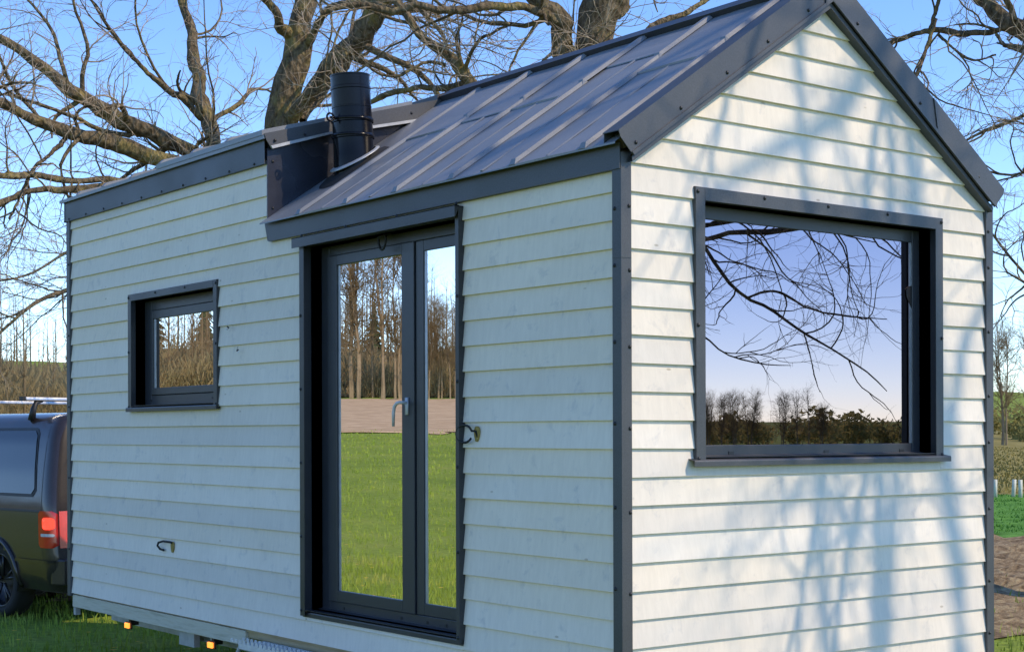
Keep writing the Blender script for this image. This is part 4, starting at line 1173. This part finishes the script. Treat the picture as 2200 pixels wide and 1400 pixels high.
# tree whose trunk stands right of the picture
DR = 13.5
baseR = np.array([10.6, 1.6, 0.0])
tr = lambda z, dx=0.0, dy=0.0: baseR + np.array([dx, dy, z])
limbsR = [('trunk', [tr(-0.1), tr(1.2), tr(3.0, 0.1), tr(5.0, 0.1, 0.2), tr(7.0, -0.1, 0.3), tr(10, 0, 0.4), tr(13, 0.1, 0.4)], [0.40, 0.33, 0.29, 0.26, 0.20, 0.13, 0.04]),
    ('limb', [tr(4.2, 0, 0.1), tr(4.6, -0.9, 0.4)] + pxl([(2330, 140, 48, -0.4), (2200, 62, 46), (2160, 38, 44, 0.1), (2118, 0, 38, 0.2), (2080, -60, 30, 0.3), (2000, -170, 18, 0.4), (1900, -280, 6, 0.5)], DR)[0], [0.15, 0.12] + [q / 2 / FPX * DR for q in (48, 46, 44, 38, 30, 18, 6)]),
    L_('limb', [(2215, 60, 16), (2172, 58, 14), (2130, 70, 14, 0.1), (2060, 72, 14, 0.2), (1990, 68, 13, 0.3), (1940, 82, 13, 0.4), (1898, 98, 12, 0.5), (1840, 120, 6, 0.6)], DR),
    L_('limb', [(2140, 74, 9), (2160, 100, 8, -0.1), (2195, 110, 6, -0.2), (2230, 130, 5, -0.2)], DR),
    L_('limb', [(1995, 72, 9, 0.3), (2012, 20, 9, 0.2), (2024, -40, 9, 0.1), (2040, -120, 6, 0)], DR),
    L_('limb', [(2012, 40, 7, 0.2), (1995, 90, 9, 0.2), (1978, 140, 8, 0.1), (1958, 185, 6, 0), (1930, 215, 4, 0)], DR),
    L_('limb', [(2015, 75, 7, 0.3), (2050, 105, 6, 0.1), (2090, 130, 6, 0), (2140, 118, 4, -0.1)], DR),
    ('limb', [tr(3.3, 0, 0.1), tr(3.5, -0.7, 0.4)] + pxl([(2290, 200, 14, -0.5), (2200, 250, 9), (2130, 275, 8, 0.2), (2070, 305, 6, 0.3), (2040, 330, 4, 0.3)], DR)[0], [0.06, 0.045] + [q / 2 / FPX * DR for q in (14, 9, 8, 6, 4)]),
    ('limb', [tr(3.0, 0, 0.1), tr(3.1, -0.7, 0.4)] + pxl([(2290, 330, 9, -0.5), (2200, 372, 5), (2150, 374, 5, 0.1), (2095, 362, 4, 0.2), (2060, 380, 3, 0.3)], DR)[0], [0.05, 0.03] + [q / 2 / FPX * DR for q in (9, 5, 5, 4, 3)]),
    ('limb', [tr(2.7, 0, 0.1), tr(2.75, -0.7, 0.4)] + pxl([(2290, 640, 9, -0.5), (2200, 585, 6), (2160, 540, 6, 0.1), (2130, 500, 5, 0.2), (2110, 470, 3, 0.3)], DR)[0], [0.05, 0.03] + [q / 2 / FPX * DR for q in (9, 6, 6, 5, 3)]),
    ('limb', [tr(6.2, 0, 0.2), tr(6.8, -1.2, 0.5), at(2250, -180, DR), at(2050, -190, DR), at(1850, -130, DR), at(1720, -110, DR)], [0.12, 0.10, 0.07, 0.05, 0.03, 0.01]),
]
build_tree('overhanging_bare_tree', 'bare tree reaching in over the gable from the right edge', baseR, limbsR, 31, dens=(4.2, 7.0, 9.0), scale=0.72, t0=0.15)

# tree on the sunny side, seen in the gable window and by its shadow
baseS = np.array([7.2, -9.3, 0.0])
def sh(x, z, t):                                # a branch at distance t that shades gable point (x, z)
    return np.array([x, 0, z]) + np.array([0.70, -1.0, 1.15]) * t
def rp(s_, y, t):                              # a branch that shades the near roof slope
    return np.array(slope(s_, y)) + np.array([0.70, -1.0, 1.15]) * t
def rf_(px, py, depth):                         # seen mirrored in the gable pane
    p = at(px, py, depth); return np.array([p[0], 2 * 0.084 - p[1], p[2]])
ts = lambda z, dx=0.0, dy=0.0: baseS + np.array([dx, dy, z])
fw_ = lambda w, d=16.0: 0.72 * w / 2 / FPX * d
limbsS = [('trunk', [ts(-0.1), ts(1.3), ts(3.0, 0.05), ts(5.0, 0.1, 0.1), ts(7.0, 0.25, 0.2), ts(9.0, 0.6, 0.4), sh(2.23, 0.45, 8.9), sh(2.10, 1.40, 8.8), sh(1.83, 2.75, 8.7), sh(1.80, 3.3, 8.7), sh(1.7, 4.4, 8.7)],
           [0.42, 0.34, 0.30, 0.26, 0.21, 0.14, 0.075, 0.068, 0.06, 0.045, 0.02]),
    ('limb', [sh(1.72, 4.0, 8.7), sh(1.62, 3.55, 8.6), sh(1.48, 3.26, 8.5), sh(1.27, 3.01, 8.4), sh(1.00, 2.88, 8.3), sh(0.70, 2.74, 8.2), sh(0.35, 2.45, 8.1)], [0.055, 0.062, 0.062, 0.058, 0.05, 0.04, 0.015]),
    ('limb', [sh(2.10, 1.40, 8.8), sh(2.22, 1.98, 8.4), sh(2.42, 2.25, 8.1), sh(2.8, 2.8, 7.8)], [0.05, 0.042, 0.035, 0.01]),
    ('limb', [ts(8.2, 0.4, 0.3), sh(1.85, 2.6, 6.0), sh(1.62, 1.75, 4.9), sh(1.44, 1.25, 4.5), sh(1.33, 0.9, 4.3), sh(1.24, 0.45, 4.2), sh(1.22, 0.0, 4.1)], [0.05, 0.035, 0.026, 0.022, 0.018, 0.015, 0.008], 2.6),
    ('limb', [ts(7.9, 0.4, 0.3), sh(1.7, 3.1, 5.8), sh(1.30, 1.7, 4.4), sh(1.15, 1.2, 4.0), sh(1.02, 0.75, 3.8), sh(0.82, 0.3, 3.7), sh(0.7, 0.0, 3.7)], [0.05, 0.034, 0.024, 0.020, 0.016, 0.013, 0.007], 2.6),
    ('limb', [ts(7.4, 0.5, 0.3), sh(1.0, 3.9, 5.2), sh(0.72, 3.3, 4.2), sh(0.55, 2.9, 3.8), sh(0.42, 2.5, 3.6), sh(0.25, 2.2, 3.5)], [0.045, 0.028, 0.02, 0.016, 0.012, 0.006]),
    ('limb', [sh(1.72, 4.1, 8.7), rp(1.55, 0.15, 9.2), rp(1.1, 0.45, 9.3), rp(0.6, 0.75, 9.4), rp(0.1, 1.05, 9.5), rp(-0.6, 1.4, 9.6)], [0.07, 0.065, 0.058, 0.05, 0.04, 0.02]),
    ('limb', [sh(1.70, 4.4, 8.7), rp(1.6, 0.9, 9.6), rp(1.2, 1.2, 9.7), rp(0.7, 1.55, 9.8), rp(0.2, 1.8, 9.9), rp(-0.5, 2.2, 10)], [0.055, 0.052, 0.048, 0.042, 0.034, 0.016]),
    ('limb', [rp(1.2, 1.2, 9.7), rp(1.1, 1.7, 9.9), rp(0.8, 2.2, 10.0), rp(0.4, 2.6, 10.1), rp(0.0, 3.2, 10.2)], [0.045, 0.04, 0.036, 0.03, 0.014]),
    ('limb', [ts(3.6, 0.1, 0.1), ts(4.1, 0.2, 0.8), rf_(1440, 440, 16.3), rf_(1506, 522, 16.0), rf_(1560, 600, 16), rf_(1600, 640, 16), rf_(1650, 662, 16), rf_(1722, 712, 15.9), rf_(1795, 755, 15.8), rf_(1862, 798, 15.7), rf_(1905, 840, 15.7)],
     [0.10, 0.08, 0.055, fw_(14), fw_(13), fw_(12), fw_(10), fw_(8), fw_(6), fw_(5), fw_(3)], 3.0),
    ('limb', [rf_(1602, 640, 16), rf_(1650, 626, 16.1), rf_(1690, 636, 16.2), rf_(1740, 664, 16.3), rf_(1820, 680, 16.4), rf_(1905, 686, 16.5)], [fw_(10), fw_(9), fw_(8), fw_(7), fw_(6), fw_(3)], 3.0),
    ('limb', [rf_(1728, 716, 15.9), rf_(1742, 770, 15.9), rf_(1752, 815, 15.9), rf_(1762, 842, 15.9)], [fw_(5), fw_(4), fw_(4), fw_(2)], 3.0),
    ('limb', [ts(4.0, 0.1, 0.1), ts(4.4, 0.2, 0.7), rf_(1440, 500, 16.8), rf_(1510, 516, 16.8), rf_(1570, 500, 16.8), rf_(1660, 498, 16.8), rf_(1740, 488, 16.9), rf_(1850, 506, 17), rf_(1960, 520, 17), rf_(2060, 560, 17)], [0.08, 0.07, 0.06, fw_(16), fw_(17), fw_(20), fw_(15), fw_(9), fw_(7), fw_(3)], 3.0),
    ('limb', [ts(4.4, 0.1, 0.1), ts(4.8, 0.3, 0.7), rf_(1470, 468, 15.5), rf_(1540, 480, 15.5), rf_(1620, 470, 15.5), rf_(1720, 478, 15.4), rf_(1800, 500, 15.3), rf_(1880, 520, 15.2)], [0.07, 0.06, 0.04, fw_(14), fw_(12), fw_(9), fw_(6), fw_(3)], 3.0),
    ('limb', [ts(3.2, 0.1, 0.1), ts(3.5, 0.5, 0.7), rf_(1440, 690, 15.5), rf_(1510, 722, 15.5), rf_(1560, 760, 15.5), rf_(1640, 782, 15.4), rf_(1700, 785, 15.3)], [0.06, 0.05, 0.03, fw_(6), fw_(5), fw_(4), fw_(2)], 3.0),
]
build_tree('shading_bare_tree', 'bare tree mirrored in the large gable window, shading the gable wall', baseS, limbsS, 47, dens=(0.85, 4.2, 6.0), scale=0.9, t0=0.12)

# ---- far bare trees
def ribbon_batch(Pp, Rr, g):
    n, k, _ = Pp.shape
    S = g.normal(size=(n, 1, 3)); S /= np.linalg.norm(S, axis=2, keepdims=True)
    V = np.stack([Pp - S * Rr[:, :, None], Pp + S * Rr[:, :, None]], 2)
    idx = np.arange(n * k * 2).reshape(n, k, 2)
    F = np.stack([idx[:, :-1, 0], idx[:, :-1, 1], idx[:, 1:, 1], idx[:, 1:, 0]], -1).reshape(-1, 4)
    return V.reshape(-1, 3), F
def far_tree(seed, h, spread, stems=1, dens=(4.6, 5.0, 5.2), tw=0.013, ribbon=False):
    g = np.random.default_rng(seed)
    P0, R0 = [], []
    for s in range(stems):
        a = g.random() * 6.28; l = spread * 0.25 * (stems > 1)
        pts = [np.array([0.25 * math.cos(a) * (stems > 1), 0.25 * math.sin(a) * (stems > 1), -0.1]), np.array([l * 0.3 * math.cos(a), l * 0.3 * math.sin(a), h * 0.3]),
               np.array([l * 0.8 * math.cos(a), l * 0.8 * math.sin(a), h * 0.65]), np.array([l * math.cos(a) + g.normal() * 0.2, l * math.sin(a), h])]
        q, r = resample(pts, [h * 0.0095, h * 0.0075, h * 0.005, h * 0.0015], 14, 0.6, g)
        P0.append(q); R0.append(r)
    Pp, Rr = np.array(P0), np.array(R0)
    a, ar = grow(Pp, Rr, dens[0] * 8 / h, (spread * 0.35, spread * 1.0), (30, 60), 0.45, h * 0.003, h * 0.008, 8, 0.13, 0.09, g, 0.06 if ribbon else 0.22)
    b, br = grow(a, ar, dens[1] * 8 / h, (h * 0.06, h * 0.22), (25, 55), 0.5, tw, 0.05, 6, 0.15, 0.05, g, 0.2)
    c, cr = grow(b, br, dens[2] * 8 / h, (h * 0.03, h * 0.11), (25, 60), 0.6, tw * 0.7, tw, 4, 0.15, 0.02, g, 0.2, 0.6)
    t = tube_batch(Pp, Rr, 7)
    if ribbon:
        return t, merge([tube_batch(a, ar, 3), ribbon_batch(b[:, ::5], br[:, ::5], g), ribbon_batch(c[:, ::3], cr[:, ::3], g)])
    cw = merge([tube_batch(a, ar, 4), tube_batch(b, br, 3), tube_batch(c, cr, 3)])
    return t, cw
PRO = []
for k, (h, sp, stm) in enumerate(((8.5, 3.0, 3), (9.5, 3.4, 1), (11.5, 3.8, 2), (7.0, 3.2, 4))):
    t, c = far_tree(100 + k, h, sp, stm)
    PRO.append((fast_mesh('trunk', t[0], t[1], M['far_bark'], True), fast_mesh('crown', c[0], c[1], M['far_twig'], True)))
def place_far(kind, x, y, sc, rz, label, group, name='bare_tree'):
    z = float(hgt(x, y)) - 0.05
    o = empty(name, (x, y, z), rz); o.scale = (sc, sc, sc)
    tag(o, label, 'tree', group)
    for nm, me in zip(('trunk', 'crown'), PRO[kind]):
        c = bpy.data.objects.new(nm, me); C.objects.link(c); c.parent = o
    return o
for (px, dist, kind, sc, lab) in ((2160, 112, 0, 0.98, 'slim bare tree cluster beyond the white tree guards'), (2205, 106, 1, 0.90, 'bare tree at the right picture edge beyond the meadow'),
                                  (2098, 130, 2, 0.7, 'bare tree half hidden behind the gable corner')):
    p = at(px, 931, dist)
    place_far(kind, p[0], p[1], sc, px * 0.7, lab, 'bare trees across the meadow')
def mirror_x(px, dist): p = at(px, 931, dist); return 2 * 0.098 - p[0], p[1]
ORD = ['first', 'second', 'third', 'fourth', 'fifth', 'sixth', 'seventh', 'eighth', 'ninth', 'tenth', 'eleventh', 'twelfth', 'thirteenth']
for k, (px, dist, kind, sc) in enumerate(((700, 152, 2, 1.45), (728, 146, 1, 1.5), (752, 149, 2, 1.5), (778, 147, 2, 1.55), (803, 156, 1, 1.65), (830, 148, 2, 1.5), (855, 150, 0, 1.8), (880, 158, 1, 1.45), (918, 150, 3, 1.15), (948, 153, 0, 1.10), (975, 149, 3, 1.25), (1005, 156, 3, 1.2), (1040, 154, 2, 0.9))):
    x, y = mirror_x(px, dist)
    place_far(kind, x, y, sc, px * 1.3, 'tall bare field edge tree, %s from the left in the door reflection' % ORD[k], 'field edge trees mirrored in the door')
def mirror_y(px, dist): p = at(px, 931, dist); return p[0], 2 * 0.084 - p[1]
for k, (px, dist, kind, sc) in enumerate(((1470, 120, 1, 0.50), (1522, 118, 3, 0.60), (1550, 122, 0, 0.5), (1580, 112, 0, 0.50), (1612, 122, 3, 0.62), (1680, 125, 0, 0.52), (1715, 120, 2, 0.4), (1738, 118, 1, 0.50), (1765, 130, 3, 0.5))):
    x, y = mirror_y(px, dist)
    place_far(kind, x, y, sc, px * 1.1, 'low bare tree, %s from the left in the gable window reflection' % ORD[k], 'low trees mirrored in the gable window')

# ---- woodland masses
def conifer(g, h):
    V, F = [], []
    n = 9
    for i in range(n):
        z = h * (0.12 + 0.86 * i / n); r = h * 0.20 * (1 - i / n) + 0.1
        m = 9
        for s in range(m):
            w = 2 * math.pi * (s + g.random() * 0.6) / m; k = len(V)
            rr = r * (0.7 + 0.6 * g.random())
            d = 2 * math.pi / m * 0.55
            V += [(0, 0, z + h * 0.10), (rr * math.cos(w - d), rr * math.sin(w - d), z - h * 0.03), (rr * 1.15 * math.cos(w), rr * 1.15 * math.sin(w), z - h * 0.05), (rr * math.cos(w + d), rr * math.sin(w + d), z - h * 0.02)]
            F.append((k, k + 1, k + 2, k + 3))
    return np.array(V), np.array(F)
def light_tree(seed, h, spread, dens=(3.0, 2.7, 2.2), tw=0.05):
    t, c = far_tree(seed, h, spread, 1, dens, tw, True)
    return merge([t, c])
gw = np.random.default_rng(77)
LT = [light_tree(200 + k, 9 + k, 3.4) for k in range(3)]
LD = [light_tree(230 + k, 9 + k, 3.6, (2.6, 2.0, 1.6), 0.07) for k in range(3)]
def wood(name, label, spots, protos, mat):
    parts = []
    for (x, y, s) in spots:
        v, f = protos[int(gw.integers(len(protos)))]
        a = gw.random() * 6.28
        c, sn = math.cos(a), math.sin(a)
        vv = np.stack([v[:, 0] * c - v[:, 1] * sn, v[:, 0] * sn + v[:, 1] * c, v[:, 2]], 1) * s + np.array([x, y, float(hgt(x, y)) - 0.1])
        parts.append((vv, f))
    v, f = merge(parts)
    o = link(name, fast_mesh(name, v, f, mat), None)
    o['kind'] = 'stuff'; o['label'] = label; o['category'] = 'woodland'
    return o
spots, cspots = [], []
tN = np.array([-ND[1], ND[0]])
for _ in range(340):                            # slope seen from the long side
    a = R(106 + 30 * gw.random()); r_ = 152 + 130 * gw.random() ** 1.3
    spots.append((r_ * math.cos(a), r_ * math.sin(a), 0.9 + 0.6 * gw.random()))
for _ in range(110):
    d = 146 + 170 * gw.random() ** 1.5; e = -190 + 300 * gw.random()
    p = ND * d + tN * e
    spots.append((p[0], p[1], 0.85 + 0.7 * gw.random()))
for _ in range(100):                            # spur of the wood straight behind the van
    a = R(65 + 9 * gw.random()); r_ = 105 + 90 * gw.random()
    spots.append((CAM[0] + r_ * math.cos(a), CAM[1] + r_ * math.sin(a), 0.6 + 0.35 * gw.random()))
for _ in range(90):
    d = 290 + 90 * gw.random(); e = -190 + 400 * gw.random()
    p = ND * d + tN * e
    cspots.append((p[0], p[1], 0.8 + 0.6 * gw.random()))
wood('hillside_woodland', 'brown leafless woodland covering the hillside left of the house', spots, LT, M['far_twig'])
wood('conifer_ridge', 'dark conifers along the top of the wooded hill', cspots, [conifer(gw, 11), conifer(gw, 9)], M['conifer'])
spots, bspots = [], []
for _ in range(220):                            # distant tree line round the other horizon
    a = R(-100 + 150 * gw.random() if _ % 4 == 0 else -52 + 22 * gw.random()); r_ = 200 + 160 * gw.random()
    spots.append((r_ * math.cos(a), r_ * math.sin(a), 0.32 + 0.22 * gw.random()))
wood('distant_woodland', 'low dark band of woodland along the far horizon', spots, LD, M['far_twig'])
def shrub(g, h):
    n = 480
    d = g.normal(size=(n, 3)); d /= np.linalg.norm(d, axis=1, keepdims=True)
    p = d * (g.random((n, 1)) ** 0.4) * np.array([h * 0.6, h * 0.6, h * 0.5]) + np.array([0, 0, h * 0.5])
    a = g.normal(size=(n, 3)) * 0.06 * h; b = g.normal(size=(n, 3)) * 0.06 * h
    V = np.stack([p, p + a, p + a + b, p + b], 1).reshape(-1, 3)
    return V, np.arange(n * 4).reshape(-1, 4)
for _ in range(150):
    a = R(-100 + 150 * gw.random() if _ % 4 == 0 else -54 + 26 * gw.random()); r_ = 150 + 110 * gw.random()
    bspots.append((r_ * math.cos(a), r_ * math.sin(a), 0.7 + 0.7 * gw.random()))
for _ in range(26):
    a = R(26 + 18 * gw.random()); r_ = 128 + 60 * gw.random()
    bspots.append((CAM[0] + r_ * math.cos(a), CAM[1] + r_ * math.sin(a), 0.5 + 0.5 * gw.random()))
wood('shrub_belt', 'yellow green shrubs in fresh leaf beyond the far field', bspots, [shrub(gw, 2.6), shrub(gw, 3.2)], M['bud'])

def thicket(g, h):
    n = 400
    w = g.random(n) * 6.28; rr = h * 0.6 * np.sqrt(g.random(n))
    p = np.stack([rr * np.cos(w), rr * np.sin(w), h * 0.75 * g.random(n) ** 1.2], 1)
    a = g.normal(size=(n, 3)) * 0.07 * h; a[:, 2] = np.abs(a[:, 2]) + 0.12 * h
    b = g.normal(size=(n, 3)); b = b / np.linalg.norm(b, axis=1, keepdims=True) * 0.019 * h
    V = np.stack([p - b, p + b, p + a + b * 0.4, p + a - b * 0.4], 1).reshape(-1, 3)
    return V, np.arange(n * 4).reshape(-1, 4)
uspots = []
for _ in range(110):
    a = R(106 + 30 * gw.random()); r_ = 152 + 110 * gw.random()
    uspots.append((r_ * math.cos(a), r_ * math.sin(a), 0.8 + 0.9 * gw.random()))
for _ in range(330):
    d = 145 + 60 * gw.random() ** 2; e = -150 + 240 * gw.random()
    p = ND * d + tN * e
    uspots.append((p[0], p[1], 0.7 + 0.9 * gw.random()))
for _ in range(90):
    a = R(62 + 15 * gw.random()); r_ = 100 + 80 * gw.random()
    uspots.append((CAM[0] + r_ * math.cos(a), CAM[1] + r_ * math.sin(a), 0.8 + 0.8 * gw.random()))
wood('undergrowth', 'brown tangle of undergrowth along the edge of the ploughed field', uspots, [thicket(gw, 2.6), thicket(gw, 3.6)], M['brush'])

# ---- tree guards
for k, (px, dist, lab) in enumerate(((2138, 36.5, 'white tree guard tube nearest the house corner'), (2176, 36.5, 'white tree guard tube second from the house corner, leaning slightly'), (2192, 36.2, 'white tree guard tube at the right picture edge'))):
    p = at(px, 931, dist)
    z0 = float(hgt(p[0], p[1]))
    ln = (0.0, 0.035, 0.0)[k]
    o = MB().tube([(p[0] - _r[0] * 0, p[1], z0 - 0.02), (p[0] + _r[0] * ln * 0.5, p[1] + _r[1] * ln * 0.5, z0 + 0.22), (p[0] + _r[0] * ln, p[1] + _r[1] * ln, z0 + 0.46)], [0.046, 0.045, 0.047], 10).build('tree_guard', M['guard'], None, True)
    tag(o, lab, 'tree guard', 'white tree guards by the crop strip')

# ---- grass blades and straw
def blades(name, label, xy, hgt_rng, mat, wid=0.006, lean=0.5):
    n = len(xy)
    z = hgt(xy[:, 0], xy[:, 1])
    a = gw.random(n) * 6.28
    h = hgt_rng[0] + (hgt_rng[1] - hgt_rng[0]) * gw.random(n) ** 1.6
    w = wid * (0.6 + 0.8 * gw.random(n)) * np.clip(np.hypot(xy[:, 0] + 4, xy[:, 1] + 4) / 14, 1, 4)
    ld = gw.random(n) * 6.28; lm = lean * h * gw.random(n)
    dx, dy = np.cos(a) * w, np.sin(a) * w
    lx, ly = np.cos(ld) * lm, np.sin(ld) * lm
    B = np.stack([xy[:, 0], xy[:, 1], z - 0.01], 1)
    S = np.stack([dx, dy, np.zeros(n)], 1)
    Mid = B + np.stack([lx * 0.35, ly * 0.35, h * 0.6], 1)
    Top = B + np.stack([lx, ly, h], 1)
    V = np.stack([B - S, B + S, Mid + S * 0.7, Mid - S * 0.7, Top], 1).reshape(-1, 3)
    i = np.arange(n)[:, None] * 5
    F = np.concatenate([np.concatenate([i, i + 1, i + 2], 1), np.concatenate([i, i + 2, i + 3], 1), np.concatenate([i + 3, i + 2, i + 4], 1)])
    o = link(name, fast_mesh(name, V, F, mat))
    o['kind'] = 'stuff'; o['label'] = label; o['category'] = 'grass'
    return o
n1 = 70000
xy = np.stack([-7 + 17 * gw.random(n1), -7 + 19 * gw.random(n1)], 1)
rel = (xy - CAM[:2]) @ np.array(nr)
xy = xy[(rel < 12.9) | (gw.random(len(xy)) < 0.22)]
n2 = 80000                                     # meadow west of the house, thinning with distance
az = np.radians(92 + 60 * gw.random(n2)); dd = 8 + 62 * gw.random(n2) ** 1.7
xw = np.stack([4.1 + dd * np.cos(az), -4.7 + dd * np.sin(az)], 1)
xw = xw[(xw[:, 0] < -1.0)]
blades('meadow_grass', 'short green spring grass round the house and over the meadow', np.concatenate([xy, xw]), (0.03, 0.13), M['blade'])
n4 = 26000
az4 = np.radians(27 + 16 * gw.random(n4)); d4 = 25 + 15 * gw.random(n4)
blades('crop_blades', 'young green crop in the strip beyond the bare soil', CAM[:2] + np.stack([d4 * np.cos(az4), d4 * np.sin(az4)], 1), (0.03, 0.10), M['crop'], 0.008, 0.7)
az4 = np.radians(27 + 16 * gw.random(n4)); d4 = 41 + 70 * gw.random(n4)
blades('dry_tufts', 'tufts of dry meadow grass beyond the tree guards', CAM[:2] + np.stack([d4 * np.cos(az4), d4 * np.sin(az4)], 1), (0.06, 0.20), M['dry_grass'], 0.010, 0.9)
nf = 900
azf = np.radians(100 + 40 * gw.random(nf)); df = 9 + 40 * gw.random(nf)
pf = np.stack([4.1 + df * np.cos(azf), -4.7 + df * np.sin(azf)], 1)
M['dandelion'] = plain('dandelion_yellow', (0.62, 0.42, 0.02), 0.8)
zf = hgt(pf[:, 0], pf[:, 1]) + 0.09
rf9 = 0.018 + 0.012 * gw.random(nf)
w9 = np.arange(6) * math.pi / 3
V9 = np.stack([pf[:, 0, None] + rf9[:, None] * np.cos(w9), pf[:, 1, None] + rf9[:, None] * np.sin(w9), zf[:, None] + 0 * w9 + 0.006 * np.sin(3 * w9)], -1).reshape(-1, 3)
o = link('dandelions', fast_mesh('dandelions', V9, np.arange(nf * 6).reshape(-1, 6), M['dandelion'])); o['kind'] = 'stuff'
o['label'] = 'yellow dandelion heads dotted through the meadow grass'; o['category'] = 'flowers'
n3 = 9000
e = -6 + 26 * gw.random(n3); d = 14 + 9.8 * gw.random(n3)
t_ = np.array([-nr[1], nr[0]])
xs = CAM[:2] + np.outer(d, nr) + np.outer(e - 12, t_)
blades('straw_litter', 'dry straw stalks littering the bare soil strip', xs, (0.02, 0.10), M['straw'], 0.006, 2.2)
